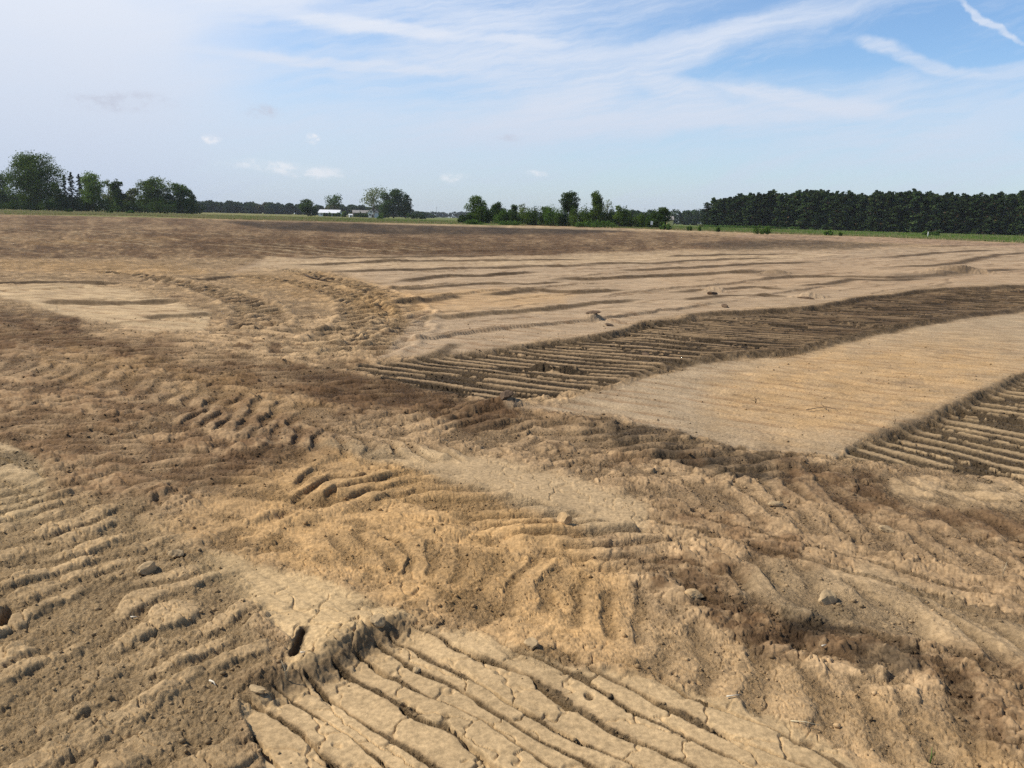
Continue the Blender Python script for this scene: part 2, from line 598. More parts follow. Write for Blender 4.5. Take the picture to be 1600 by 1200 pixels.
# broken crust and angular clods
for cs, hh, lo, sd in ((0.20, 0.021, -0.12, 63), (0.085, 0.016, -0.2, 64), (0.038, 0.010, -0.25, 65)):
    kk = fd(cs)
    m = kk > 0.01
    f1, f2, cid, vx, vy = vor(wx[m] / cs, wy[m] / cs * 1.25, sd)
    pres = sst(lo, lo + 0.45, dens[m] * 0.6 + (cid - 0.5) * 1.1 + 0.35 * gn(xn[m] * 2.3, yn[m] * 2.3, sd + 20))
    mesa = sst(0.03, 0.26, f2 - f1)
    tiltx = _RND[(cid * 4095).astype(int) * 5 + 3 & 4095] - 0.5
    tilty = _RND[(cid * 4095).astype(int) * 11 + 5 & 4095] - 0.5
    zc[m] += hh * mesa * (0.15 + 0.9 * cid + 1.3 * (vx * tiltx + vy * tilty)) * kk[m] * pres
    if cs > 0.06:
        gl[m] -= 0.5 * mesa * pres * (cid > 0.4)
gl = np.clip(gl, 0, 1)
zc += 0.0085 * fbm(xn * 17, yn * 17, 3, 68, 0.7) * fd(0.06) * (0.25 + gl)
zc += 0.006 * fbm(xn * 50, yn * 50, 3, 67, 0.7) * fd(0.022) * (0.1 + gl)
Z[near] += zc * ch
GRIT[near] = gl
del f1, f2, cid


def sel_of(w, thr=0.004):
    return np.nonzero(w > thr)[0]


# ---- bladed strips with slats and open gaps
def slabs(w, d, period, depth, seed, gap=(0.20, 0.42), plates=True, rough=0.004, warp=0.12, crack=0.012, slit=0.05, uneven=0.25, gone_at=0.80):
    sel = sel_of(w)
    xs, ys = x[sel], y[sel]
    nx_, ny_ = -d[1], d[0]
    s = xs * d[0] + ys * d[1]
    q = xs * nx_ + ys * ny_
    stp = STEP[sel]
    q = q + warp * period * fbm(s / period / 6, q / period / 3, 3, seed) * 1.6
    q = q + uneven * period * 0.55 * gn(q / period / 1.7, s * 0.15, seed + 30)
    q = q + 0.08 * period * fbm(s / period * 1.1, q / period * 0.7, 4, seed + 2, 0.65)
    k = q / period
    idx = np.floor(k)
    f = k - idx
    rnd = gn(idx * 3.37 + 0.5, idx * 1.9 + 0.3, seed + 4)
    gw = gap[0] + (gap[1] - gap[0]) * np.clip(0.5 + 0.6 * gn(s / period / 2.2 + idx * 9.1, idx * 2.3, seed + 5) + 0.4 * rnd, 0, 1)
    e = np.minimum(f, 1 - f)
    open_ = np.clip(0.75 + 0.8 * gn(s / period / 3.0 - idx * 4.7, idx * 5.1, seed + 6), 0.15, 1.0)
    soft = 0.012 + stp * 0.35 / period + 0.03 * (gw > 0.3)
    e = e + 0.022 * fbm(xs * 20, ys * 20, 3, seed + 21, 0.6)
    tr = 1 - sst(gw / 2 - soft, gw / 2 + soft, e)
    z = -depth * 0.42 * tr * open_
    # the deep open slit along one side of each slat
    fs = np.where(f > 0.5, f - 1, f) + gw * 0.5 * 0.75
    sw = slit * np.clip(0.55 + 1.1 * gn(s / period / 1.6 + idx * 3.9, idx * 1.3, seed + 22) + 0.35 * gn(xs * 22, ys * 22, seed + 23), 0.0, 1.6)
    sl = (1 - sst(sw * 0.6, sw + 0.02 + 0.3 * stp / period, np.abs(fs))) * (sw > 0.01)
    z -= depth * 1.0 * sl
    z += 0.12 * depth * (f - 0.5) * (1 - tr) * (0.6 + 0.6 * rnd)          # slats lean
    z += 0.14 * depth * rnd * (1 - tr)
    crumb = fbm(xs * 26, ys * 26, 3, seed + 8, 0.6)
    k2 = sst(0.05, 0.02, stp)
    z += (0.014 * tr + rough * 0.2) * crumb * k2
    ww_ = 0.22 * gn(xs * 7, ys * 7, seed + 12) + 0.12 * gn(xs * 25, ys * 25, seed + 14)
    if plates:
        f1, f2, cid, vx, vy = vor(s / period / 2.6 + idx * 7.7 + ww_, k * 0.8 + 0.22 * gn(xs * 7 + 5, ys * 7, seed + 13) + 0.1 * gn(xs * 25, ys * 25 + 3, seed + 15), seed + 9)
        wid = 0.045 * np.clip(0.4 + 1.2 * gn(xs * 3, ys * 3, seed + 16), 0.12, 1.6)
        edge = sst(wid * 0.3, wid + 1.1 * stp / period, f2 - f1)
        z -= crack * (1 - edge) * (1 - tr) * sst(0.03, 0.012, stp)
        z += (0.008 * (cid - 0.5) + 0.015 * vx * (cid - .5)) * (1 - tr) * sst(0.06, 0.02, stp) * depth / 0.05
        # crumbled pieces of slats
        gone = sst(gone_at, gone_at + 0.04, cid + 0.15 * gn(xs * 12, ys * 12, seed + 18)) * (1 - tr)
        z -= depth * 0.45 * gone - 0.012 * gone * crumb * k2
        tr = np.maximum(tr, gone * 0.9)
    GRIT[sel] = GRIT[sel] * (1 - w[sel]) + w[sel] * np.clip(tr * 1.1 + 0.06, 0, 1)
    Z[sel] += z * w[sel]
    pm = np.maximum(1 - sst(gw / 2 - soft, gw / 2 + soft + 0.09, e), tr)
    return sel, pm


D_SLAB = pdir((650, 990), (1060, 1215))
D_FAR1 = pdir((960, 545), (1190, 568))
D_FAR2 = pdir((1400, 675), (1600, 722))
print('slab dir', D_SLAB, D_FAR1, D_FAR2, 'dist', [np.linalg.norm(at(*p)) for p in ((800, 1190), (1000, 560), (1000, 450), (800, 400), (100, 340))])
selA, trA = slabs(W['slab'], D_SLAB, 0.108, 0.030, 100, (-0.16, 0.36), warp=0.30, slit=0.085, crack=0.008, uneven=0.6, gone_at=0.96)
selB, trB = slabs(W['dark1'], D_FAR1, 0.235, 0.060, 120, (0.42, 0.76), crack=0.01, warp=0.14, slit=0.19)
selC, trC = slabs(W['dark2'], D_FAR2, 0.21, 0.060, 140, (0.34, 0.72), crack=0.012, warp=0.18, slit=0.15)
selD, trD = slabs(W['leftslab'], pdir((0, 770), (60, 800)), 0.2, 0.035, 160, (0.1, 0.25))
selE, trE = slabs(W['midslab'], pdir((260, 615), (470, 665)), 0.16, 0.04, 170, (0.2, 0.45))
selF, trF = slabs(W['midplate'] * 0.8, pdir((1100, 810), (1400, 885)), 0.2, 0.03, 180, (0.12, 0.35), crack=0.016)

STRI = np.zeros(x.shape, F32)
BRK = np.zeros(x.shape, F32)
# ---- smooth bladed strips: faint striations along the same heading, hair cracks
for w, d, per, am, seed in ((W['pale'], pdir((900, 625), (1300, 690)), 0.27, 0.020, 200), (W['far'], D_FAR1, 0.36, 0.020, 210), (W['left'], D_FAR1, 0.36, 0.022, 220),
                            (W['plate'], pdir((345, 865), (520, 985)), 0.07, 0.005, 230), (W['hard'], pdir((600, 705), (950, 810)), 0.12, 0.003, 240)):
    sel = sel_of(w)
    rg, idx, f, s = ridges(sel, d, per, seed, 0.2, 0.9, 4, 0.75)
    xs, ys = x[sel], y[sel]
    STRI[sel] = np.maximum(STRI[sel], w[sel] * (1 - sst(0.05, 0.4, rg)) * (per > 0.2))
    z = am * (rg - 0.3) + 0.0015 * fbm(xs * 14, ys * 14, 3, seed + 1) * sst(0.1, 0.04, STEP[sel])
    z += 0.010 * fbm(xs * 1.1, ys * 1.1, 3, seed + 2)
    bk = sst(0.15, 0.5, fbm(xs * 1.3, ys * 2.6, 4, seed + 40, 0.65)) * (per > 0.2)
    z += bk * (0.010 * fbm(xs * 13, ys * 13, 3, seed + 41, 0.7) - 0.006) * sst(0.1, 0.03, STEP[sel])
    BRK[sel] = np.maximum(BRK[sel], bk * w[sel])
    # scattered crumbs
    f1, f2, cid, vx, vy = vor(xs / 0.06, ys / 0.06, seed + 3)
    z += 0.008 * np.sqrt(np.clip(1 - (f1 / 0.3) ** 2, 0, 1)) * (cid < 0.05) * sst(0.045, 0.02, STEP[sel])
    Z[sel] += z * w[sel]
    GRIT[sel] = GRIT[sel] * (1 - w[sel]) + w[sel] * (0.22 if per > 0.2 else 0.05)
    if per < 0.2:
        q1, q2, c2, _, _ = vor(xs * 5.5 + 0.4 * gn(xs * 8, ys * 8, seed + 5), ys * 5.5 + 0.4 * gn(xs * 8, ys * 8 + 4, seed + 6), seed + 7)
        Z[sel] -= 0.007 * (1 - sst(0.02, 0.07, q2 - q1)) * w[sel] * (gn(xs * 1.5, ys * 1.5, seed + 8) > -0.25)
        Z[sel] += 0.006 * (c2 - 0.5) * w[sel]

# ---- crawler cleats, left foreground
sel = sel_of(W['cleat'])
d = pdir((30, 1110), (330, 965))
rg, idx, f, s = ridges(sel, d, 0.165, 300, 0.42, 0.85, 2.0, 0.72)
xs, ys = x[sel], y[sel]
kk = sst(-0.75, -0.1, fbm(xs * 1.0, ys * 1.0, 3, 301))
wq = 0.2 * gn(xs * 12, ys * 12, 305) + 0.1 * gn(xs * 35, ys * 35, 306)
f1, f2, cid, vx, vy = vor(s / 0.13 + idx * 3.1 + wq, idx + 0.5 + wq * 0.6, 302)
top = sst(0.35, 0.6, rg)
z = 0.030 * (sst(0.1, 0.75, rg) - 0.4) * (0.3 + 0.8 * kk)
z -= 0.010 * (1 - sst(0.02, 0.12, f2 - f1)) * top
z += 0.012 * (cid - 0.5) * top
z += 0.010 * fbm(xs * 17, ys * 17, 3, 303, 0.65) * (1.1 - top)
z += 0.005 * fbm(xs * 48, ys * 48, 2, 304, 0.6) * (1.1 - top)
wc = W['cleat'][sel]
Z[sel] = Z[sel] * (1 - 0.6 * wc) + z * wc
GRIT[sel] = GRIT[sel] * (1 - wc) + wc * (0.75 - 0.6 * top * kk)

# ---- ochre ground: soft lumps, long pressed waves
sel = sel_of(W['ochre'])
xs, ys = x[sel], y[sel]
d = pdir((900, 1000), (880, 860))
rg, _, _, _ = ridges(sel, d, 0.17, 320, 0.4, 1.2, 2.0)
ww = sst(700, 800, U[sel]) * sst(-0.4, 0.1, gn(xs * 1.3, ys * 1.3, 319))
z = 0.022 * (sst(0.1, 0.8, rg) - 0.4) * ww
d = pdir((430, 815), (620, 760))
rg2, _, _, _ = ridges(sel, d, 0.26, 325, 0.5, 1.0, 1.6)
z += 0.050 * (sst(0.1, 0.8, rg2) - 0.4) * (1 - ww) * sst(930, 850, V[sel]) * sst(-0.5, 0.1, gn(xs * 1.7, ys * 1.7, 318))
z += 0.014 * fbm(xs * 3.4, ys * 3.4, 4, 321)
g_ = sst(-0.05, 0.35, fbm(xs * 3.1, ys * 3.1, 4, 322, 0.6))
z += g_ * (0.012 * fbm(xs * 14, ys * 14, 4, 323, 0.7) - 0.008)
wo = W['ochre'][sel]
Z[sel] = Z[sel] * (1 - 0.65 * wo) + z * wo
GRIT[sel] = GRIT[sel] * (1 - wo) + wo * (0.15 + 0.75 * g_)

# ---- lobes: big smooth pressed waves at right
for nm, a_, b_, per, am, seed in (('lobes', (1350, 905), (1480, 990), 0.30, 0.045, 330), ('lobes2', (1400, 755), (1510, 795), 0.42, 0.05, 335)):
    sel = sel_of(W[nm])
    rg, _, f, _ = ridges(sel, pdir(a_, b_), per, seed, 0.15, 0.7, 6)
    Z[sel] += am * (rg - 0.5) * W[nm][sel]


# ---- single pressed ridges and hummocks, each at its own place
def hump(p0, p1, width, height, blunt=True, seed=0):
    a, b = at(*p0), at(*p1)
    L_ = np.linalg.norm(b - a)
    t_ = (b - a) / L_
    cx, cy = (a + b) / 2
    sel = np.nonzero((np.abs(x - cx) < L_ + width * 2) & (np.abs(y - cy) < L_ + width * 2))[0]
    xs, ys = x[sel] - a[0], y[sel] - a[1]
    s = xs * t_[0] + ys * t_[1] + width * 0.25 * fbm(x[sel] / width * 1.5, y[sel] / width * 1.5, 3, seed + 430)
    q = -xs * t_[1] + ys * t_[0] + width * 0.2 * fbm(x[sel] / width * 1.5, y[sel] / width * 1.5 + 7, 3, seed + 460)
    q = q + width * 0.3 * gn(s / width * 0.8, q * 0 + seed, seed + 400)
    pr = np.sqrt(np.clip(1 - (q / width) ** 2, 0, 1)) ** 1.2
    ends = sst(-0.1 * L_, 0.5 * L_, s) * (1 - sst(L_, L_ + (width * 0.25 if blunt else width * 1.5), s))
    Z[sel] += 0.45 * height * pr * ends * (1 + 0.2 * gn(xs * 12, ys * 12, seed))


hump((330, 708), (478, 698), 0.12, 0.06, True, 1)
hump((440, 742), (560, 722), 0.12, 0.03, True, 2)
hump((500, 770), (640, 735), 0.12, 0.03, True, 3)
hump((560, 790), (700, 765), 0.12, 0.03, True, 4)
hump((640, 815), (740, 790), 0.10, 0.03, True, 5)
hump((700, 640), (806, 628), 0.16, 0.13, True, 6)
hump((780, 845), (880, 828), 0.06, 0.045, True, 7)
hump((800, 655), (960, 662), 0.18, 0.08, True, 8)
hump((930, 690), (1060, 690), 0.18, 0.07, True, 9)
hump((180, 790), (262, 765), 0.08, 0.07, True, 10)
hump((-10, 690), (30, 680), 0.12, 0.09, True, 11)
hump((0, 905), (48, 888), 0.06, 0.06, True, 12)
hump((820, 690), (900, 700), 0.12, 0.05, True, 13)
for i, (u_, v_) in enumerate(((300, 622), (330, 665), (395, 668), (455, 672), (505, 680), (560, 690), (250, 660), (210, 690), (120, 690), (160, 640))):
    hump((u_ - 30, v_ - 12), (u_ + 14, v_ + 10), 0.07, 0.045, True, 20 + i)


# ---- rows of lug prints pressed along the wheel tracks
def lug_row(pts, width, pitch, amp, skew, seed, off=0.0, lip=0.0):
    P_ = [tuple(at(*p)) for p in pts]
    arr = np.array(P_)
    sel = np.nonzero((x > arr[:, 0].min() - 1) & (x < arr[:, 0].max() + 1) & (y > arr[:, 1].min() - 1) & (y < arr[:, 1].max() + 1))[0]
    xs, ys = x[sel], y[sel]
    d_, sg, al, tot = seg_dist(xs + 0.05 * gn(xs * 3, ys * 3, seed), ys + 0.05 * gn(xs * 3 + 4, ys * 3, seed), P_, False)
    sd = d_ * sg - off
    m = sst(width * 0.5 + 0.05, width * 0.5 - 0.03, np.abs(sd) + 0.05 * gn(xs * 6, ys * 6, seed + 1)) * sst(0, 0.05, al / tot) * sst(1, 0.95, al / tot)
    ph = al / pitch + sd * skew / pitch + 0.32 * fbm(xs * 2.5, ys * 2.5, 3, seed + 2)
    f = ph - np.floor(ph)
    id_ = np.floor(ph)
    pr = sst(0.0, 0.38, f) * (1 - sst(0.70, 0.88, f))
    strg = np.clip(0.72 + 0.8 * fbm(xs * 1.6, ys * 1.6, 3, seed + 8) + 0.7 * gn(id_ * 3.3, id_ * 1.7, seed + 3) + 0.4 * gn(xs * 4, ys * 4, seed + 4), 0.1, 1.3)
    z = 1.3 * amp * (pr * strg - 0.35) + 0.010 * fbm(xs * 8, ys * 8, 4, seed + 9, 0.65)
    if lip:
        z += lip * np.exp(-((sd - width * 0.5) / 0.07) ** 2)
    cr_ = fbm(xs * 18, ys * 18, 3, seed + 5, 0.65)
    z += 0.006 * cr_ * (1 - pr)
    Z[sel] = Z[sel] * (1 - 0.55 * m) + z * m
    GRIT[sel] = GRIT[sel] * (1 - m) + m * (0.85 - 0.7 * pr * np.clip(strg, 0, 1))


lug_row([(450, 768), (530, 760), (650, 770), (780, 808), (900, 845), (1010, 880)], 0.50, 0.21, 0.034, -0.85, 700, 0.10)
lug_row([(480, 850), (640, 860), (780, 890), (900, 930), (1060, 985)], 0.40, 0.16, 0.015, 0.5, 705)
lug_row([(230, 625), (360, 660), (480, 684), (600, 700), (740, 706)], 0.42, 0.19, 0.028, 0.7, 710)
lug_row([(700, 655), (840, 665), (960, 690), (1090, 712), (1240, 742)], 0.50, 0.26, 0.040, -0.8, 720)
lug_row([(1180, 745), (1320, 775), (1480, 800), (1700, 840)], 0.55, 0.26, 0.024, 0.7, 730)
lug_row([(1130, 880), (1260, 915), (1420, 955), (1650, 1030)], 0.42, 0.26, 0.030, 1.1, 740)
lug_row([(1040, 760), (1180, 790), (1330, 825), (1600, 890)], 0.4, 0.21, 0.016, 0.9, 745)
lug_row([(1040, 1000), (1200, 1060), (1400, 1130), (1560, 1180)], 0.42, 0.19, 0.012, 0.6, 750)
lug_row([(20, 640), (160, 690), (300, 735), (400, 760)], 0.5, 0.21, 0.026, -0.9, 760)
lug_row([(-60, 560), (150, 590), (330, 620), (520, 660)], 0.6, 0.26, 0.024, 0.8, 770)
lug_row([(-100, 510), (120, 530), (330, 560), (560, 600), (700, 625)], 0.7, 0.28, 0.026, -0.7, 780)

# ---- drying cracks and torn edges through all worked ground near by
crk = np.nonzero((RAD < 16) & (np.abs(U - 800) < 1300) & (Y > 0.5))[0]
xs, ys, st_ = x[crk], y[crk], STEP[crk]
cw = churn[crk] + W['ochre'][crk] * 0.6 + W['cleat'][crk] * 0.7
cw = np.clip(cw, 0, 1)
Z[crk] *= 1 - 0.20 * cw
for fr, dep, sd_ in ((4.2, 0.008, 800), (9.5, 0.005, 803), (21.0, 0.003, 806)):
    a_ = xs * fr + 0.5 * gn(xs * fr * 2.7, ys * fr * 2.7, sd_)
    b_ = ys * fr + 0.5 * gn(xs * fr * 2.7 + 9, ys * fr * 2.7, sd_ + 1)
    n_ = np.abs(gn(a_, b_, sd_ + 2))
    on = sst(-0.1, 0.3, gn(xs * 1.7, ys * 1.7, sd_ + 5) + 0.15)
    wd = 0.05 + st_ * fr * 0.5
    Z[crk] -= dep * (1 - sst(0.0, wd, n_)) * on * cw * sst(0.5 / fr, 0.2 / fr, st_)
    # one side of each tear stands a little higher
    Z[crk] += dep * 0.25 * np.sign(gn(a_, b_, sd_ + 2)) * sst(0, wd, n_) * np.exp(-n_ * 5) * on * cw * sst(0.5 / fr, 0.2 / fr, st_)
jg_ = fbm(xs * 30, ys * 30, 2, 812, 0.7)
Z[crk] += 0.004 * (np.abs(jg_) - 0.2) * cw * sst(0.02, 0.008, st_) * (0.3 + GRIT[crk])

# ---- steps left by the blade: the far side stands higher, the wall faces the camera
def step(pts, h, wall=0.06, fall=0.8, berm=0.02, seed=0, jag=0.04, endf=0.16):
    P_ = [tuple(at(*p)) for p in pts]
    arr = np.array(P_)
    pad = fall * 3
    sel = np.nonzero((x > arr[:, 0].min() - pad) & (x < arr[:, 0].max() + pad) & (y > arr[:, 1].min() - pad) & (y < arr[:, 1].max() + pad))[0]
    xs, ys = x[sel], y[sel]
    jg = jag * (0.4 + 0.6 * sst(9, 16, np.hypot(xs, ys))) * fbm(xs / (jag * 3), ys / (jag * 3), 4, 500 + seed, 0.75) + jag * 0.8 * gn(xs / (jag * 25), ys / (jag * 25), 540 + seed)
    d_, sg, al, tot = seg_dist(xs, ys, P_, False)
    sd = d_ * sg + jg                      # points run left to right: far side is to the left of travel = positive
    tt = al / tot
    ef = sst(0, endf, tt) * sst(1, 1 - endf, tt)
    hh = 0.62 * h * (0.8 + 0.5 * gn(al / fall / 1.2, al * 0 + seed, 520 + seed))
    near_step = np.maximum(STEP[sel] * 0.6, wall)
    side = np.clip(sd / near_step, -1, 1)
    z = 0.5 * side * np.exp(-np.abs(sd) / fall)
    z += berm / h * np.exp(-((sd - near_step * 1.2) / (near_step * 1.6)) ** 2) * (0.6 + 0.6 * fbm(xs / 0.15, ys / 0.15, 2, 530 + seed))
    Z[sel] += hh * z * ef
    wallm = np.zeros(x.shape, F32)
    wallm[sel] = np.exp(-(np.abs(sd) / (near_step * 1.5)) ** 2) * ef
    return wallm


WALLS = np.zeros(x.shape, F32)
STEPS = [
    ([(380, 1092), (440, 1058), (505, 1036), (560, 1000), (610, 975), (660, 958)], 0.11, 0.045, 0.30),
    ([(545, 574), (690, 557), (850, 537), (950, 527), (1010, 507), (1080, 498), (1085, 492), (1140, 489), (1270, 482), (1345, 469), (1440, 453), (1600, 447), (1760, 440)], 0.12, 0.07, 0.8),
    ([(760, 626), (870, 617), (960, 598), (1050, 569), (1120, 558), (1250, 547), (1340, 524), (1430, 506), (1530, 489), (1760, 466)], 0.13, 0.08, 0.8),
    ([(1290, 716), (1350, 693), (1450, 658), (1505, 629), (1600, 589), (1800, 545)], 0.10, 0.07, 0.6),
    ([(-40, 441), (60, 440), (130, 442), (200, 444)], 0.10, 0.08, 0.9),
    ([(50, 472), (90, 470), (170, 471), (240, 470), (290, 470)], 0.14, 0.08, 0.8),
    ([(215, 498), (260, 494), (300, 494), (335, 489)], 0.12, 0.08, 0.8),
    ([(430, 519), (470, 515), (500, 516), (545, 513)], 0.10, 0.08, 0.8),
    ([(290, 438), (330, 436), (370, 431)], 0.09, 0.08, 0.8),
    ([(610, 476), (660, 470), (690, 466), (725, 461)], 0.13, 0.09, 0.9),
    ([(635, 504), (680, 497), (760, 490), (840, 483), (900, 476), (985, 469), (1010, 466)], 0.11, 0.08, 0.9),
    ([(740, 462), (780, 459), (838, 452), (900, 456), (990, 453)], 0.12, 0.09, 1.0),
    ([(610, 441), (660, 435), (700, 431), (760, 430), (800, 427), (850, 424)], 0.12, 0.09, 1.0),
    ([(480, 426), (560, 424), (640, 422), (700, 419), (760, 418), (860, 416), (950, 413)], 0.12, 0.1, 1.1),
    ([(410, 414), (500, 413), (545, 411), (600, 409), (700, 407), (780, 407), (850, 406), (930, 404)], 0.13, 0.1, 1.2),
    ([(420, 404), (520, 402), (640, 402), (700, 400), (820, 398), (880, 396)], 0.09, 0.1, 1.2),
    ([(850, 438), (890, 434), (960, 434), (1030, 431), (1100, 428), (1180, 425), (1240, 424)], 0.14, 0.1, 1.1),
    ([(940, 424), (1000, 421), (1060, 419), (1100, 417), (1180, 412), (1290, 409)], 0.13, 0.1, 1.2),
    ([(880, 415), (960, 411), (1030, 412), (1140, 404), (1250, 404)], 0.10, 0.1, 1.2),
    ([(1030, 402), (1100, 399), (1180, 397), (1260, 396)], 0.10, 0.1, 1.3),
    ([(1160, 442), (1200, 434), (1240, 431), (1300, 432), (1390, 435), (1460, 430), (1520, 424), (1610, 419)], 0.13, 0.1, 1.2),
    ([(1240, 450), (1290, 444), (1330, 437), (1400, 437), (1450, 433)], 0.09, 0.09, 1.0),
    ([(1330, 420), (1400, 417), (1470, 414), (1500, 410), (1560, 398), (1620, 394)], 0.11, 0.1, 1.2),
    ([(1350, 404), (1420, 399), (1500, 393), (1560, 391)], 0.10, 0.1, 1.3),
    ([(1040, 458), (1120, 452), (1180, 448), (1240, 455)], 0.05, 0.08, 0.8),
    ([(1060, 470), (1130, 463), (1200, 462), (1245, 464)], 0.06, 0.08, 0.8),
    ([(590, 455), (640, 452), (700, 447), (760, 443), (830, 444), (900, 440)], 0.07, 0.08, 0.9),
    ([(640, 568), (660, 560), (690, 552), (710, 536)], 0.05, 0.06, 0.5),
    ([(1420, 386), (1500, 384), (1600, 381), (1700, 380)], 0.08, 0.1, 1.4),
    ([(570, 390), (700, 392), (800, 391), (900, 388)], 0.07, 0.1, 1.4),
]
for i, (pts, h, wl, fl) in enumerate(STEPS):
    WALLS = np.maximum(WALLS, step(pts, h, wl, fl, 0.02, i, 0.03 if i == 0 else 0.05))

# the many low edges between blade passes on the far strips
LINES = np.zeros(x.shape, F32)
sel = sel_of(W['far'] + W['left'] * 0.6)
d = pdir((640, 440), (1100, 414))
qq = -x[sel] * d[1] + y[sel] * d[0]
ss = x[sel] * d[0] + y[sel] * d[1]
qq = qq + 0.55 * gn(ss / 7, qq / 5, 640) + 0.16 * fbm(ss / 1.6, qq / 2, 3, 641)
for per_, am_, sd_ in ((2.0, 0.055, 642), (0.9, 0.028, 645)):
    k_ = qq / per_
    id_ = np.floor(k_)
    f_ = k_ - id_
    on = sst(-0.15, 0.25, gn(ss / (per_ * 2.6) + id_ * 5.3, id_ * 2.1, sd_))
    wdt = np.maximum(0.05, STEP[sel] * 0.8) / per_
    z_ = am_ * (sst(0, wdt, f_) * np.exp(-f_ * 5) - 0.0) * on
    wz = (W['far'] + W['left'])[sel]
    Z[sel] += z_ * wz * (STEP[sel] < 0.5)
    LINES[sel] = np.maximum(LINES[sel], on * np.exp(-((f_ - wdt * 0.4) / (wdt * 0.8)) ** 2) * wz * (0.9 if per_ > 2 else 0.55))
# crack hole in the front plate, and the far dark pile
sel = sel_of(chart_mask([(360, 1100), (430, 1030), (520, 985), (640, 945), (680, 965), (600, 1010), (500, 1050), (420, 1100)], 8, 10, 25, 31))
xs, ys = x[sel], y[sel]
f1, f2, cid, vx, vy = vor(xs / 0.07 + 0.3 * gn(xs * 30, ys * 30, 661), ys / 0.07 + 0.3 * gn(xs * 30, ys * 30, 662), 663)
Z[sel] += 0.022 * sst(0.02, 0.3, f2 - f1) * (cid - 0.35) + 0.008 * fbm(xs * 22, ys * 22, 3, 664, 0.7)
del f1, f2, cid
for (u_, v_, u2, v2, w_, dp) in ((458, 1018, 476, 978, 0.020, -0.035), (0, 975, 12, 945, 0.03, -0.05), (1085, 797, 1140, 812, 0.022, -0.05), (20, 880, 60, 870, 0.02, -.03)):
    a, b = at(u_, v_), at(u2, v2)
    sel = np.nonzero((np.abs(x - a[0]) < 1.2) & (np.abs(y - a[1]) < 1.2))[0]
    d_, _, al, tot = seg_dist(x[sel], y[sel], [tuple(a), tuple(b)], False)
    d_ = d_ + 0.012 * gn(x[sel] * 25, y[sel] * 25, 600)
    Z[sel] += dp * (1 - sst(w_ * 0.35, w_, d_))
for (u_, v_, rx, ry, hh, sd) in ((1500, 424, 1.3, 1.2, 0.20, 1), (1470, 427, 1.0, 0.9, 0.08, 2), (1115, 455, 0.36, 0.28, 0.12, 3), (1265, 466, 0.5, 0.22, 0.12, 4), (925, 500, 0.22, 0.16, 0.08, 5), (955, 505, 0.22, 0.15, 0.08, 6), (1210, 427, 0.6, 0.5, 0.15, 8), (845, 573, 0.2, 0.13, 0.09, 9), (885, 577, 0.25, 0.12, 0.08, 10), (295, 500, 0.35, 0.2, 0.05, 11)):
    a = at(u_, v_)
    sel = np.nonzero((np.abs(x - a[0]) < rx * 2.5) & (np.abs(y - a[1]) < ry * 2.5))[0]
    xs, ys = x[sel] - a[0], y[sel] - a[1]
    rr_ = np.sqrt((xs / rx) ** 2 + (ys / ry) ** 2) * (1 + 0.35 * fbm(xs * 6 + sd, ys * 6, 3, 610 + sd))
    Z[sel] += hh * np.clip(1 - rr_ ** 1.6, 0, 1) * (1 + 0.35 * fbm(xs * 14, ys * 14, 3, 620 + sd))

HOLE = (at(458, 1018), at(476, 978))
# ---- ring of tyre marks round the turning place
TR = [[(420, 570), (500, 567), (560, 553), (622, 520), (640, 492), (610, 465), (540, 440), (460, 424), (380, 412)],
      [(400, 540), (450, 545), (520, 535), (565, 510), (575, 485), (545, 462), (480, 444), (400, 432)],
      [(120, 420), (230, 432), (330, 452), (400, 478), (412, 498), (400, 510)]]
RING = np.zeros(x.shape, F32)
for i, pl in enumerate(TR):
    P_ = [tuple(at(*p)) for p in pl]
    arr = np.array(P_)
    sel = np.nonzero((x > arr[:, 0].min() - 1) & (x < arr[:, 0].max() + 1) & (y > arr[:, 1].min() - 1) & (y < arr[:, 1].max() + 1))[0]
    xs, ys = x[sel], y[sel]
    d_, sg, al, tot = seg_dist(xs + 0.1 * gn(xs * 2, ys * 2, 633), ys, P_, False)
    m = sst(0.42, 0.30, d_)
    ph = al / 0.34 + (d_ * sg) * 1.9 + 0.3 * gn(xs * 3, ys * 3, 631)
    cl = np.clip(np.sin(ph * 2 * np.pi) * 1.6, -1, 1)
    z = m * (0.048 * cl * np.clip(0.7 + 0.7 * gn(xs * 2, ys * 2, 632), 0, 1) - 0.02) + 0.03 * np.exp(-((d_ - 0.46) / 0.08) ** 2)
    Z[sel] += z * sst(0.15, 0.09, STEP[sel]) * sst(0, 0.12, al / tot)
    GRIT[sel] = np.maximum(GRIT[sel], m * (0.35 - 0.3 * cl))
    RING[sel] = np.maximum(RING[sel], m * sst(0.3, -0.6, cl) * np.clip(0.6 + gn(xs * 1.2, ys * 1.2, 636), 0, 1))
# fine parallel rows in the far brown field
RB = chart_mask([(-200, 345), (300, 352), (620, 372), (720, 392), (560, 402), (260, 405), (150, 400), (-200, 385)], 8, 6, 20, 21)
sel = sel_of(RB)
d = pdir((250, 372), (560, 396))
qq = -x[sel] * d[1] + y[sel] * d[0]
qq = qq + 0.3 * gn(x[sel] * 0.1, y[sel] * 0.1, 77)
Z[sel] += 0.05 * np.sin(qq * 2 * np.pi / 1.6) * RB[sel] * sst(0.65, 0.3, STEP[sel])
ROWS = np.zeros(x.shape, F32)
ROWS[sel] = RB[sel] * sst(0.5, 0.95, np.sin(qq * 2 * np.pi / 1.6)) * sst(-0.1, 0.5, gn(x[sel] / 6, y[sel] / 9, 78) + 0.1)
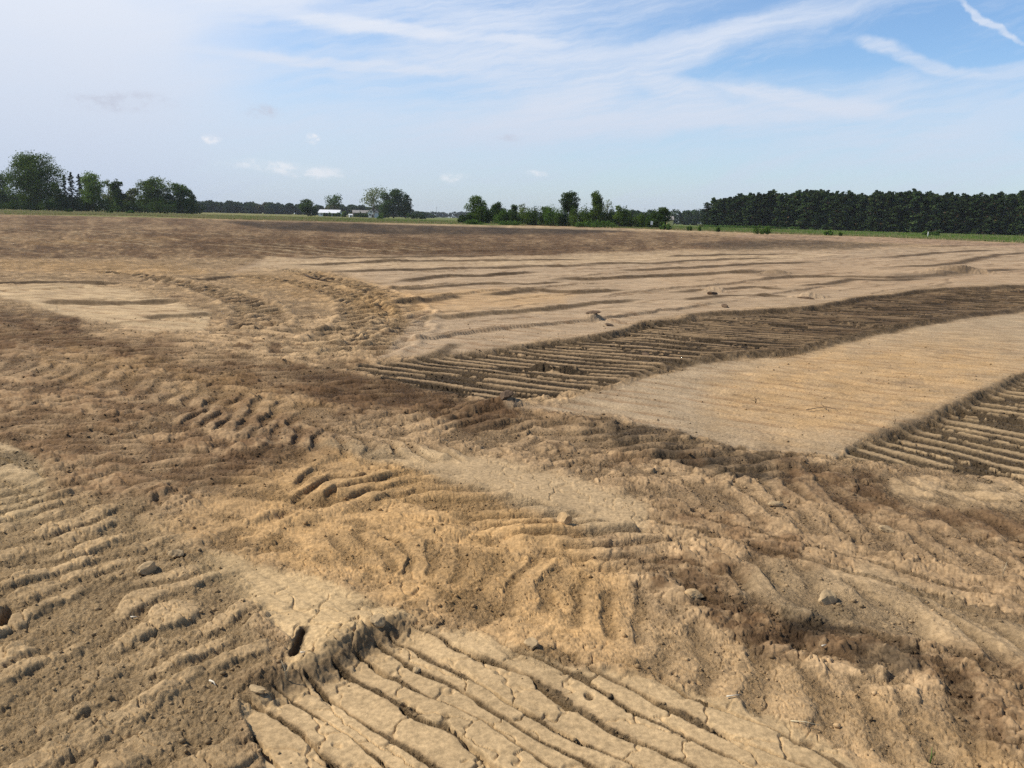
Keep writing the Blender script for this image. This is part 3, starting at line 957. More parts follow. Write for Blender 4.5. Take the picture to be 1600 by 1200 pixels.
# lumpiness that far ground keeps
Z += 0.060 * fbm(x * 0.8, y * 0.8, 3, 650) * sst(12, 30, RAD) * sst(0.7, 0.3, STEP) * (1 - 0.75 * W['far']) * (1 - W['grass'])
Z += 0.05 * fbm(x * 0.25, y * 0.25, 3, 651) * sst(20, 60, RAD) * sst(400, 150, RAD)
Z = np.where(BEHIND, Z * 0.3, Z)
Z -= 0.01

# ---- soil colours (dry crust, clay, sand, damp topsoil), with shade painted in gaps and walls
TAN = np.array([0.395, 0.285, 0.175])
GREYTAN = np.array([0.335, 0.235, 0.145])
OCH = np.array([0.46, 0.30, 0.15])
BROWN = np.array([0.165, 0.100, 0.056])
DARK = np.array([0.060, 0.045, 0.031])
PALEC = np.array([0.47, 0.36, 0.235])
C = np.empty((len(x), 3), F32)
n1 = fbm(x * 0.6, y * 0.6, 4, 700)
n2 = fbm(x * 2.7, y * 2.7, 4, 701, 0.6) * fade(0.3)
n3 = fbm(U / 90, V / 22, 4, 702, 0.6)
base = np.clip(0.45 + 0.55 * n1 + 0.35 * n2, 0, 1)[:, None]
C[:] = GREYTAN * (1 - base) + TAN * base


def paint(w, col, k=1.0):
    global C
    a = np.clip(w * k, 0, 1)[:, None].astype(F32)
    C = C * (1 - a) + np.asarray(col, F32) * a


def patch(pts, col, k, soft=25, rough=30, scale=50, seed=0, mott=0.0, mseed=0):
    w = chart_mask(pts, soft, rough, scale, 800 + seed)
    if mott:
        sel = np.nonzero(w > 0)[0]
        mm = fbm(x[sel] * 2.4, y[sel] * 2.4, 4, 850 + seed, 0.65) * 0.7 + fbm(U[sel] / 45, V[sel] / 14, 3, 870 + seed, 0.6) * 0.6
        w[sel] *= 1 - mott + mott * 2 * sst(-0.25, 0.45, mm)
    paint(np.clip(w, 0, 1), col, k)


C *= (1 - 0.0 * GRIT)[:, None]
# broad churned ground, a little darker and mottled
patch([(-800, 470), (60, 490), (260, 530), (480, 590), (700, 640), (930, 655), (1250, 720), (1700, 750), (1700, 1000), (1300, 900), (1000, 800), (600, 690), (300, 700), (-800, 780)], GREYTAN * 0.86, 0.7, 25, 25, 60, 1, 0.4)
patch([(-300, 480), (60, 482), (220, 530), (330, 560), (520, 590), (700, 625), (800, 640), (760, 670), (560, 640), (300, 600), (120, 560), (-300, 530)], BROWN * 0.72, 0.95, 18, 26, 45, 2, 0.4)
patch([(430, 575), (560, 572), (760, 622), (840, 640), (920, 655), (800, 670), (640, 640), (500, 620)], BROWN * 0.6, 0.9, 14, 16, 35, 3, 0.4)
patch([(-300, 560), (150, 590), (420, 640), (560, 690), (420, 760), (200, 800), (-300, 760)], BROWN * 0.95, 0.7, 30, 36, 45, 4, 0.75)
patch([(900, 650), (1010, 655), (1130, 690), (1260, 715), (1230, 755), (1060, 730), (930, 690)], DARK * 1.2, 0.92, 12, 18, 40, 5, 0.6)
patch([(1220, 740), (1330, 730), (1500, 780), (1640, 790), (1620, 860), (1480, 840), (1330, 810), (1230, 780)], BROWN * 0.75, 0.8, 16, 24, 45, 6, 0.6)
patch([(960, 860), (1120, 870), (1240, 930), (1340, 950), (1420, 1000), (1330, 1050), (1180, 1000), (1050, 930)], BROWN * 0.65, 0.85, 14, 24, 45, 7, 0.6)
patch([(1215, 950), (1340, 940), (1350, 985), (1230, 1005)], DARK, 0.9, 7, 14, 30, 8, 0.3)
patch([(1320, 1000), (1440, 1005), (1450, 1050), (1350, 1055)], DARK * 1.2, 0.85, 8, 14, 30, 9, 0.4)
patch([(1440, 1020), (1600, 1030), (1680, 1150), (1560, 1180), (1480, 1090)], BROWN * 0.8, 0.75, 20, 24, 45, 10, 0.6)
patch([(1010, 780), (1120, 790), (1260, 850), (1240, 880), (1100, 850)], BROWN * 0.9, 0.7, 12, 18, 40, 11, 0.6)
patch([(350, 700), (520, 690), (560, 750), (430, 790), (330, 770)], BROWN * 0.7, 0.8, 16, 22, 40, 12, 0.6)
# torn dark topsoil showing in small patches through the churned ground
torn = sst(0.18, 0.5, fbm(x * 1.5, y * 1.5, 5, 720, 0.65)) * churn * sst(60, 20, RAD)
paint(torn, BROWN * 0.7, 0.6)
paint(RING, BROWN * 0.9, 0.75)
# ochre sand
paint(W['ochre'], OCH * 0.66 + TAN * 0.24, 0.72)
patch([(430, 760), (620, 740), (760, 800), (900, 840), (980, 900), (960, 1000), (800, 960), (620, 930), (460, 880), (380, 820)], OCH * 0.96, 0.75, 26, 26, 60, 13, 0.5)
patch([(520, 700), (640, 715), (760, 770), (880, 820), (860, 845), (700, 800), (560, 750)], OCH * 0.8, 0.7, 12, 14, 35, 14, 0.3)
patch([(60, 545), (230, 560), (420, 600), (520, 640), (430, 655), (260, 610), (60, 585)], OCH * 0.7, 0.4, 14, 20, 40, 15, 0.6)
patch([(1000, 960), (1300, 1080), (1500, 1160), (1500, 1250), (1200, 1130), (1000, 1040)], TAN * 1.08, 0.6, 25, 25, 60, 16)
# hard track, slabs, plate
paint(W['hard'], np.array([0.365, 0.275, 0.175]), 0.85)
paint(W['slab'], np.array([0.41, 0.305, 0.185]), 0.85)
paint(W['plate'], np.array([0.45, 0.335, 0.20]), 0.9)
paint(W['leftslab'], np.array([0.36, 0.28, 0.18]), 0.8)
paint(W['cleat'], np.array([0.37, 0.275, 0.165]), 0.6)
paint(W['lobes'], np.array([0.40, 0.30, 0.19]), 0.6)
paint(W['lobes2'], np.array([0.40, 0.30, 0.19]), 0.6)
# bladed fields
paint(W['far'], np.array([0.360, 0.276, 0.198]), 0.92)
paint(W['left'], PALEC * 0.95, 0.9)
paint(W['pale'], np.array([0.345, 0.270, 0.190]), 0.95)
patch([(1120, 600), (1250, 545), (1430, 530), (1560, 545), (1620, 575), (1500, 625), (1350, 690), (1220, 680), (1120, 650)], OCH * 0.98, 0.7, 45, 18, 60, 17, 0.25)
patch([(600, 455), (760, 452), (900, 458), (880, 475), (700, 492), (620, 496), (560, 470)], OCH * 1.05, 0.5, 10, 8, 30, 18, 0.2)
patch([(420, 402), (640, 404), (900, 400), (1080, 394), (1300, 398), (1240, 404), (900, 412), (560, 422), (380, 425)], PALEC, 0.6, 6, 5, 30, 19, 0.3)
patch([(0, 405), (260, 410), (330, 425), (200, 428), (0, 420)], OCH, 0.6, 8, 6, 30, 20, 0.4)
patch([(350, 425), (520, 428), (700, 470), (620, 500), (480, 470), (380, 440)], OCH * 0.85, 0.45, 14, 12, 40, 22, 0.4)
patch([(1000, 420), (1500, 405), (1700, 420), (1700, 445), (1300, 455), (1050, 450)], np.array([0.37, 0.265, 0.175]), 0.5, 12, 6, 40, 21, 0.3)
paint(STRI * sst(-0.5, 0.3, fbm(x * 1.5, y * 1.5, 3, 711)), BROWN * 1.35, 0.5)
paint(BRK, np.array([0.27, 0.20, 0.135]), 0.55)
# dark strips: topsoil between the slats, darkened to paint in the gap shade
mot = sst(-0.5, 0.3, fbm(x * 1.1, y * 1.1, 4, 705, 0.6))
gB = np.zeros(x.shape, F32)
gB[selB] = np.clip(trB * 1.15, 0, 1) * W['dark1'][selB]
rightish = sst(950, 1350, U)
paint(W['dark1'], np.array([0.285, 0.205, 0.128]), 0.85)
paint(W['dark1'] * rightish * (0.3 + 0.7 * mot), BROWN * 0.6, 0.8)
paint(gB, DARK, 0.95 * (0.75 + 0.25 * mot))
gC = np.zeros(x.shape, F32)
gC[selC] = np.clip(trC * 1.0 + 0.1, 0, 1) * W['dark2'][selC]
paint(W['dark2'], np.array([0.33, 0.245, 0.15]), 0.8)
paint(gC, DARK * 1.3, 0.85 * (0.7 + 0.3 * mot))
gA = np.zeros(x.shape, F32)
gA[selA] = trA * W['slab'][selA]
paint(gA, np.array([0.20, 0.14, 0.085]), 0.7)  # brown over gaps and slat walls, painting in their shade
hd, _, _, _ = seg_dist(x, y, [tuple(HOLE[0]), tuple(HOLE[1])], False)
paint(sst(0.03, 0.012, hd), DARK, 0.9)  # dark paint in the shallow crack hole, in place of deep shade
paint(WALLS, np.array([0.145, 0.105, 0.066]) , 0.85)  # shade of the step walls painted into the soil colour
paint(LINES * sst(-0.6, 0.2, fbm(x * 2, y * 2, 3, 646)), BROWN * 0.9, 0.85)
paint(WALLS * sst(12, 20, RAD), np.array([0.095, 0.066, 0.042]), 0.8)  # far step walls get a deeper painted shade
# far brown field
patch([(-2600, 330), (0, 335), (200, 338), (400, 345), (600, 349), (720, 352), (900, 356), (1200, 372), (1330, 380), (1000, 392), (870, 397), (420, 402), (150, 402), (-2600, 400)], np.array([0.140, 0.088, 0.052]), 0.92, 3.0, 4, 14, 30, 0.55)
patch([(350, 346), (480, 347), (640, 351), (860, 356), (1000, 360), (900, 366), (600, 366), (420, 358)], DARK * 0.9, 0.9, 2.5, 3, 14, 31, 0.3)
patch([(200, 362), (640, 372), (900, 384), (860, 396), (560, 398), (300, 388)], BROWN * 0.7, 0.75, 6, 5, 16, 32, 0.5)
patch([(1080, 380), (1250, 374), (1420, 382), (1320, 390), (1120, 390)], DARK * 1.7, 0.75, 3, 3, 14, 33, 0.4)
patch([(560, 348.5), (760, 351.5), (1000, 358), (1180, 364), (1000, 361), (760, 355), (620, 351)], PALEC, 0.7, 0.8, 1.5, 12, 34, 0.2)
patch([(1150, 366), (1400, 371), (1620, 382), (1620, 388), (1350, 378), (1150, 371)], np.array([0.36, 0.25, 0.18]), 0.7, 1.5, 2, 12, 35, 0.2)
patch([(20, 378), (260, 370), (280, 374), (40, 384)], OCH * 0.8, 0.4, 3, 3, 14, 36, 0.4)
paint(ROWS, PALEC * 0.9, 0.6)
# streaks that follow the bladed passes
stre = fbm(U / 120, V / 4.0, 4, 706, 0.65) * sst(620, 420, V) * (1 - W['grass'])
stre += 0.9 * fbm(U / 26, V / 2.6, 3, 709, 0.7) * sst(470, 400, V) * (1 - W['grass']) * (1 - 0.6 * W['far'])
C *= (1 + 0.26 * stre)[:, None]
# pile of darker soil far right, tyre ring
for (u_, v_, ru, rv) in ((1500, 423, 42, 7), (1440, 430, 60, 4), (1210, 427, 40, 4)):
    paint(np.exp(-(((U - u_) / ru) ** 2 + ((V - v_) / rv) ** 2) ** 2), np.array([0.17, 0.125, 0.085]), 0.7)
# grass land under the tufts
gcol = np.array([0.13, 0.18, 0.045])
dry = np.array([0.30, 0.25, 0.12])
mixd = sst(900, 300, U)[:, None] * 0.45 + 0.25 * sst(-0.2, 0.5, n1)[:, None]
gfin = gcol * (1 - mixd) + dry * mixd
a = W['grass'][:, None]
C = C * (1 - a) + gfin.astype(F32) * a
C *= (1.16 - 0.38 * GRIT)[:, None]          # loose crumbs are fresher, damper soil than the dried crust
C *= np.array([1.055, 1.0, 0.875], F32)
C *= (1 + 0.16 * n2 + 0.10 * fbm(x * 9, y * 9, 3, 707, 0.6) * fade(0.1))[:, None]
farn = fbm(x * 0.45, y * 0.45, 3, 712, 0.7) * sst(25, 60, RAD) + 0.8 * fbm(U / 9, V / 1.9, 2, 713, 0.7) * sst(440, 390, V)
C *= (1 + 0.42 * farn * (1 - 0.5 * W['far']) * (1 - 0.6 * W['grass']))[:, None]
C = np.clip(C, 0.01, 0.8)


def build_ground():
    me = bpy.data.meshes.new('ground')
    nq = (NR - 1) * NA
    co = np.empty((NA * NR, 3), F32)
    co[:, 0], co[:, 1], co[:, 2] = X, Y, Z
    j = np.arange(NA)
    j2 = (j + 1) % NA
    i = np.arange(NR - 1)[:, None] * NA
    q = np.stack([i + j, i + j2, i + NA + j2, i + NA + j], -1).reshape(-1, 4)[:, ::-1]
    me.vertices.add(len(co))
    me.vertices.foreach_set('co', co.ravel())
    me.loops.add(nq * 4)
    me.loops.foreach_set('vertex_index', q.astype(np.int32).ravel())
    me.polygons.add(nq)
    me.polygons.foreach_set('loop_start', np.arange(0, nq * 4, 4, dtype=np.int32))
    me.polygons.foreach_set('loop_total', np.full(nq, 4, np.int32))
    me.update(calc_edges=True)
    me.shade_smooth()
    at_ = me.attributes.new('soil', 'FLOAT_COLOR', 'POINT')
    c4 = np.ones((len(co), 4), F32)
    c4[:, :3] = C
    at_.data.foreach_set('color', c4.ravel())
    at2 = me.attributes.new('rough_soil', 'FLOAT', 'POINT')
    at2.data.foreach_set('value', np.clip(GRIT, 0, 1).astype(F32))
    return me


def mat(name):
    m = bpy.data.materials.new(name)
    m.use_nodes = True
    return m, m.node_tree, m.node_tree.nodes['Principled BSDF']


def soil_material():
    m, nt, bs = mat('soil')
    N, L = nt.nodes.new, nt.links.new
    at_ = N('ShaderNodeAttribute')
    at_.attribute_name = 'soil'
    rs = N('ShaderNodeAttribute')
    rs.attribute_name = 'rough_soil'
    tc = N('ShaderNodeTexCoord')
    n1 = N('ShaderNodeTexNoise')
    n1.inputs['Scale'].default_value = 42
    n1.inputs['Detail'].default_value = 6
    n1.inputs['Roughness'].default_value = 0.7
    L(tc.outputs['Object'], n1.inputs['Vector'])
    n2 = N('ShaderNodeTexNoise')
    n2.inputs['Scale'].default_value = 2.2
    n2.inputs['Detail'].default_value = 8
    n2.inputs['Roughness'].default_value = 0.7
    L(tc.outputs['Object'], n2.inputs['Vector'])
    r1 = N('ShaderNodeMapRange')
    r1.inputs['From Min'].default_value = 0.3
    r1.inputs['From Max'].default_value = 0.7
    r1.inputs['To Min'].default_value = 0.62
    r1.inputs['To Max'].default_value = 1.34
    L(n1.outputs['Fac'], r1.inputs['Value'])
    r2 = N('ShaderNodeMapRange')
    r2.inputs['From Min'].default_value = 0.3
    r2.inputs['From Max'].default_value = 0.7
    r2.inputs['To Min'].default_value = 0.82
    r2.inputs['To Max'].default_value = 1.16
    L(n2.outputs['Fac'], r2.inputs['Value'])
    mu = N('ShaderNodeMath')
    mu.operation = 'MULTIPLY'
    L(r1.outputs[0], mu.inputs[0])
    L(r2.outputs[0], mu.inputs[1])
    vm = N('ShaderNodeVectorMath')
    vm.operation = 'SCALE'
    L(at_.outputs['Color'], vm.inputs[0])
    L(mu.outputs[0], vm.inputs['Scale'])
    L(vm.outputs[0], bs.inputs['Base Color'])
    bs.inputs['Roughness'].default_value = 0.95
    bs.inputs['Specular IOR Level'].default_value = 0.12
    # grains and crumbs
    n3 = N('ShaderNodeTexNoise')
    n3.inputs['Scale'].default_value = 70
    n3.inputs['Detail'].default_value = 5
    n3.inputs['Roughness'].default_value = 0.75
    L(tc.outputs['Object'], n3.inputs['Vector'])
    vo = N('ShaderNodeTexVoronoi')
    vo.inputs['Scale'].default_value = 45
    L(tc.outputs['Object'], vo.inputs['Vector'])
    mm = N('ShaderNodeMath')
    mm.operation = 'MULTIPLY_ADD'
    L(vo.outputs['Distance'], mm.inputs[0])
    mm.inputs[1].default_value = -0.5
    L(n3.outputs['Fac'], mm.inputs[2])
    st_ = N('ShaderNodeMath')
    st_.operation = 'MULTIPLY_ADD'
    st_.inputs[1].default_value = 0.75
    st_.inputs[2].default_value = 0.18
    L(rs.outputs['Fac'], st_.inputs[0])
    b = N('ShaderNodeBump')
    b.inputs['Distance'].default_value = 0.026
    L(st_.outputs[0], b.inputs['Strength'])
    L(mm.outputs[0], b.inputs['Height'])
    L(b.outputs[0], bs.inputs['Normal'])
    return m


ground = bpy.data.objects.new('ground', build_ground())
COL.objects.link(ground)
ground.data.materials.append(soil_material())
ground['kind'] = 'structure'


def ground_z(px_, py_):
    """height of the sheet under a point"""
    r = math.hypot(px_, py_)
    a_ = math.atan2(px_, py_)
    i_ = int(np.clip(np.searchsorted(RR, r) - 1, 0, NR - 2))
    j_ = int(np.clip(np.searchsorted(AZ, a_) - 1, 0, NA - 2))
    t = (r - RR[i_]) / (RR[i_ + 1] - RR[i_])
    s_ = (a_ - AZ[j_]) / (AZ[j_ + 1] - AZ[j_])
    z0 = Z[i_ * NA + j_] * (1 - s_) + Z[i_ * NA + j_ + 1] * s_
    z1 = Z[(i_ + 1) * NA + j_] * (1 - s_) + Z[(i_ + 1) * NA + j_ + 1] * s_
    return float(z0 * (1 - t) + z1 * t)


# ------------------------------------------------------------------ helpers for things
def link(o, parent=None):
    COL.objects.link(o)
    if parent is not None:
        o.parent = parent
    return o


def empty(name, loc, rz=0.0):
    o = bpy.data.objects.new(name, None)
    COL.objects.link(o)
    o.location = loc
    o.rotation_euler = (0, 0, rz)
    return o


def tag(o, label, cat, group=None, kind=None):
    if label:
        o['label'] = label
    if cat:
        o['category'] = cat
    if group:
        o['group'] = group
    if kind:
        o['kind'] = kind
    return o


def mesh_from(name, co, faces, mats, tone=None, smooth=False, midx=None):
    """faces: (n,3) or (n,4) int array"""
    me = bpy.data.meshes.new(name)
    co = np.asarray(co, F32)
    faces = np.asarray(faces, np.int32)
    k = faces.shape[1]
    me.vertices.add(len(co))
    me.vertices.foreach_set('co', co.ravel())
    me.loops.add(len(faces) * k)
    me.loops.foreach_set('vertex_index', faces.ravel())
    me.polygons.add(len(faces))
    me.polygons.foreach_set('loop_start', np.arange(0, len(faces) * k, k, dtype=np.int32))
    me.polygons.foreach_set('loop_total', np.full(len(faces), k, np.int32))
    me.update(calc_edges=True)
    if tone is not None:
        a_ = me.attributes.new('tone', 'FLOAT', 'FACE')
        a_.data.foreach_set('value', np.asarray(tone, F32))
    for m_ in (mats if isinstance(mats, (list, tuple)) else [mats]):
        me.materials.append(m_)
    if midx is not None:
        me.polygons.foreach_set('material_index', np.asarray(midx, np.int32))
    if smooth:
        me.shade_smooth()
    return me


def tube(pts, rads, sides=6):
    pts = np.asarray(pts, float)
    vs, fs = [], []
    for i, p in enumerate(pts):
        t_ = pts[min(i + 1, len(pts) - 1)] - pts[max(i - 1, 0)]
        t_ = t_ / (np.linalg.norm(t_) + 1e-9)
        u_ = np.cross(t_, (0.13, 0.31, 0.94) if abs(t_[2]) < 0.9 else (1, 0, 0))
        u_ /= np.linalg.norm(u_)
        v_ = np.cross(t_, u_)
        for k in range(sides):
            a_ = 2 * math.pi * k / sides
            vs.append(p + rads[i] * (math.cos(a_) * u_ + math.sin(a_) * v_))
    for i in range(len(pts) - 1):
        for k in range(sides):
            a_, b_ = i * sides + k, i * sides + (k + 1) % sides
            fs.append((a_, b_, b_ + sides, a_ + sides))
    n = len(vs)
    vs.append(pts[0]); vs.append(pts[-1])
    for k in range(sides):
        k2 = (k + 1) % sides
        fs.append((k2, k, n, n))
        fs.append(((len(pts) - 1) * sides + k, (len(pts) - 1) * sides + k2, n + 1, n + 1))
    return vs, fs


def join_tubes(tl):
    V_, F_ = [], []
    for vs, fs in tl:
        o = len(V_)
        V_ += list(vs)
        for f in fs:
            if f[2] == f[3]:
                F_.append((f[0] + o, f[1] + o, f[2] + o))
            else:
                F_.append(tuple(i + o for i in f))
    return V_, F_


def pymesh(name, V_, F_, m_, smooth=True):
    me = bpy.data.meshes.new(name)
    me.from_pydata([tuple(v) for v in V_], [], F_)
    me.materials.append(m_)
    me.update()
    if smooth:
        me.shade_smooth()
    return me


def flat_material(name, col, rough=0.9, var=0.25, scale=4.0):
    m, nt, bs = mat(name)
    tc = nt.nodes.new('ShaderNodeTexCoord')
    n = nt.nodes.new('ShaderNodeTexNoise')
    n.inputs['Scale'].default_value = scale
    n.inputs['Detail'].default_value = 5
    nt.links.new(tc.outputs['Object'], n.inputs['Vector'])
    mr = nt.nodes.new('ShaderNodeMapRange')
    mr.inputs['From Min'].default_value = 0.3
    mr.inputs['From Max'].default_value = 0.7
    mr.inputs['To Min'].default_value = 1 - var
    mr.inputs['To Max'].default_value = 1 + var
    nt.links.new(n.outputs['Fac'], mr.inputs['Value'])
    vm = nt.nodes.new('ShaderNodeVectorMath')
    vm.operation = 'SCALE'
    vm.inputs[0].default_value = col
    nt.links.new(mr.outputs[0], vm.inputs['Scale'])
    nt.links.new(vm.outputs[0], bs.inputs['Base Color'])
    bs.inputs['Roughness'].default_value = rough
    bs.inputs['Specular IOR Level'].default_value = 0.2
    return m


def leaf_material(name, c0, c1, c2=None, obj_var=0.25, translucent=0.3):
    """leaves whose own green differs from clump to clump (tone) and a little from tree to tree"""
    m = bpy.data.materials.new(name)
    m.use_nodes = True
    nt = m.node_tree
    nt.nodes.clear()
    N, L = nt.nodes.new, nt.links.new
    out = N('ShaderNodeOutputMaterial')
    at_ = N('ShaderNodeAttribute')
    at_.attribute_name = 'tone'
    cr = N('ShaderNodeValToRGB')
    cr.color_ramp.elements[0].color = (*c0, 1)
    cr.color_ramp.elements[1].color = (*c1, 1)
    if c2:
        e = cr.color_ramp.elements.new(0.93)
        e.color = (*c1, 1)
        cr.color_ramp.elements[-1].color = (*c2, 1)
    L(at_.outputs['Fac'], cr.inputs['Fac'])
    oi = N('ShaderNodeObjectInfo')
    mr = N('ShaderNodeMapRange')
    mr.inputs['To Min'].default_value = 1 - obj_var
    mr.inputs['To Max'].default_value = 1 + obj_var
    L(oi.outputs['Random'], mr.inputs['Value'])
    vm = N('ShaderNodeVectorMath')
    vm.operation = 'SCALE'
    L(cr.outputs['Color'], vm.inputs[0])
    L(mr.outputs[0], vm.inputs['Scale'])
    df = N('ShaderNodeBsdfDiffuse')
    tr = N('ShaderNodeBsdfTranslucent')
    L(vm.outputs[0], df.inputs['Color'])
    L(vm.outputs[0], tr.inputs['Color'])
    mx = N('ShaderNodeMixShader')
    mx.inputs[0].default_value = translucent
    L(df.outputs[0], mx.inputs[1])
    L(tr.outputs[0], mx.inputs[2])
    L(mx.outputs[0], out.inputs['Surface'])
    return m


LEAF_GREEN = leaf_material('leaves green', (0.060, 0.105, 0.018), (0.15, 0.22, 0.040), None, 0.2, 0.4)
LEAF_DARK = leaf_material('leaves dark green', (0.032, 0.062, 0.015), (0.085, 0.135, 0.030), None, 0.2, 0.4)
LEAF_PALE = leaf_material('leaves pale green', (0.11, 0.14, 0.04), (0.22, 0.25, 0.09), None, 0.2, 0.4)
LEAF_BUSH = leaf_material('leaves bush green', (0.050, 0.100, 0.018), (0.12, 0.20, 0.040))
LEAF_SPRUCE = leaf_material('needles blue green', (0.020, 0.036, 0.020), (0.045, 0.068, 0.036))
LEAF_PINE = leaf_material('pine needles', (0.028, 0.052, 0.020), (0.085, 0.120, 0.040), (0.14, 0.085, 0.05), 0.5, 0.35)
LEAF_WOOD = leaf_material('leaves far wood', (0.028, 0.050, 0.022), (0.070, 0.105, 0.042), (0.12, 0.12, 0.055))
LEAF_FAR = leaf_material('leaves distant wood', (0.030, 0.046, 0.030), (0.055, 0.075, 0.045))
BARK = flat_material('bark', (0.075, 0.060, 0.045), 0.95, 0.3, 3)
BARK_PALE = flat_material('pale bark', (0.16, 0.14, 0.115), 0.95, 0.3, 3)


def leaves(centres, size, rng, outward=None, flat=0.5):
    """one small bent quad per centre"""
    n = len(centres)
    a_ = rng.normal(size=(n, 3))
    if outward is not None:
        a_ = a_ * flat + outward
    a_ /= np.linalg.norm(a_, axis=1)[:, None] + 1e-9
    b_ = np.cross(a_, rng.normal(size=(n, 3)))
    b_ /= np.linalg.norm(b_, axis=1)[:, None] + 1e-9
    c_ = np.cross(a_, b_)
    s_ = (size * rng.uniform(0.55, 1.35, n))[:, None]
    v = np.empty((n, 4, 3))
    v[:, 0] = centres - b_ * s_ * 0.5
    v[:, 1] = centres + c_ * s_ * 0.38 - a_ * s_ * 0.12
    v[:, 2] = centres + b_ * s_ * 0.5
    v[:, 3] = centres - c_ * s_ * 0.38 - a_ * s_ * 0.12
    f = np.arange(n * 4).reshape(n, 4)
    return v.reshape(-1, 3), f


def broad_crown(w, h, base, nlobe, nleaf, size, rng, hollow=0.5, shape='round', gaps=0.35):
    """lobes of leaf clumps; returns leaf centres, tones and the lobe list"""
    lobes = []
    ch = h - base
    for i in range(nlobe):
        t_ = (i + 0.5) / nlobe
        zz = base + ch * (0.12 + 0.76 * t_)
        if shape == 'round':
            rad = w * 0.5 * math.sqrt(max(0.08, 1 - ((t_ - 0.42) / 0.66) ** 2))
        elif shape == 'wide_top':
            rad = w * 0.5 * (0.45 + 0.55 * math.sin(math.pi * min(1, t_ * 0.75 + 0.05)))
        elif shape == 'cone':
            rad = w * 0.5 * (1.05 - 0.8 * t_)
        else:
            rad = w * 0.5 * (1 - 0.25 * t_)
        an = rng.uniform(0, 2 * math.pi)
        ro = rad * rng.uniform(0.35, 0.85)
        lr = w * rng.uniform(0.15, 0.26)
        lobes.append((ro * math.cos(an), ro * math.sin(an), zz, lr, lr * rng.uniform(0.6, 0.95)))
    lobes.append((0, 0, h - ch * 0.17, w * 0.17, ch * 0.16))
    lobes.append((w * 0.08 * rng.normal(), 0, base + ch * 0.45, w * 0.30, ch * 0.30))
    lobes = np.array(lobes)
    vol = lobes[:, 3] ** 2 * lobes[:, 4] ** 0.5
    pick = rng.choice(len(lobes), nleaf, p=vol / vol.sum())
    d_ = rng.normal(size=(nleaf, 3))
    d_ /= np.linalg.norm(d_, axis=1)[:, None]
    r_ = hollow + (1 - hollow) * rng.random(nleaf) ** 0.6
    r_ *= 1 + 0.16 * rng.normal(size=nleaf)
    L_ = lobes[pick]
    c_ = L_[:, :3] + d_ * r_[:, None] * np.stack([L_[:, 3], L_[:, 3], L_[:, 4]], 1)
    g_ = gn(c_[:, 0] / (w * 0.11) + 3.1 * c_[:, 2] / w, c_[:, 2] / (w * 0.10) + c_[:, 1] / w * 6, int(rng.integers(1000)))
    keep = (g_ > -gaps - 0.35) & (c_[:, 2] > base * 0.6)
    c_, d_, pk = c_[keep], d_[keep], pick[keep]
    lt = rng.random(len(lobes))
    tone = np.clip(0.25 + 0.45 * lt[pk] + 0.18 * rng.normal(size=len(c_)) + 0.12 * d_[:, 2], 0, 1)
    return c_, d_, tone, lobes


def trunk_limbs(h, base, lobes, r0, rng, lean=0.0, reach=0.85, sides=6):
    top = np.array([lean * h, 0, h * 0.82])
    pts = [np.array([0, 0, -0.3])]
    n = 6
    for i in range(1, n + 1):
        t_ = i / n
        pts.append(np.array([lean * h * t_ + rng.normal() * r0 * 0.5, rng.normal() * r0 * 0.5, h * 0.82 * t_]))
    rads = [r0 * 1.25] + [r0 * (1 - 0.85 * i / n) for i in range(1, n + 1)]
    tl = [tube(pts, rads, sides)]
    for lb in lobes[:-2]:
        zt = max(base * 0.6, lb[2] - lb[3] * 1.6)
        t_ = min(zt / (h * 0.82), 0.95)
        st_ = np.array([lean * h * t_, 0, zt])
        en = np.array([lb[0], lb[1], lb[2]]) * np.array([reach, reach, 1])
        mid = (st_ + en) / 2 + np.array([0, 0, -0.04 * h]) + rng.normal(size=3) * 0.02 * h
        rr_ = r0 * (1 - 0.8 * t_) * 0.6
        tl.append(tube([st_, mid, en, en + (en - mid) * 0.5], [rr_, rr_ * 0.7, rr_ * 0.4, rr_ * 0.12], 5))
    return join_tubes(tl)


def make_tree(kind, px_, dist, top, width, label, leaf=LEAF_GREEN, shape='round', nlobe=12, nleaf=3500, size=None, base_f=0.12, hollow=0.5, gaps=0.35, bark=BARK,
              cat='tree', group=None, seed=0, r0=None, lean=0.0, base_px=None):
    rng = np.random.default_rng(seed + 1000)
    gx, gy = at_dist(px_, dist)
    mp = m_per_px(px_, dist)
    by = horizon_y(px_) + EYE / mp * 0.98
    h = (by - top) * mp
    w = width * mp
    gz = ground_z(gx, gy)
    root = empty(kind, (gx, gy, gz), rng.uniform(0, 6.28))
    tag(root, label, cat, group)
    base = h * base_f
    c_, d_, tone, lobes = broad_crown(w, h, base, nlobe, nleaf, size, rng, hollow, shape, gaps)
    size = size or max(0.16, mp * 1.9)
    v, f = leaves(c_, size, rng, d_, 0.8)
    link(bpy.data.objects.new('crown', mesh_from('crown', v, f, leaf, tone)), root)
    tv, tf = trunk_limbs(h, base, lobes, r0 or max(0.10, h * 0.022), rng, lean)
    link(bpy.data.objects.new('trunk', pymesh('trunk', tv, tf, bark)), root)
    return root


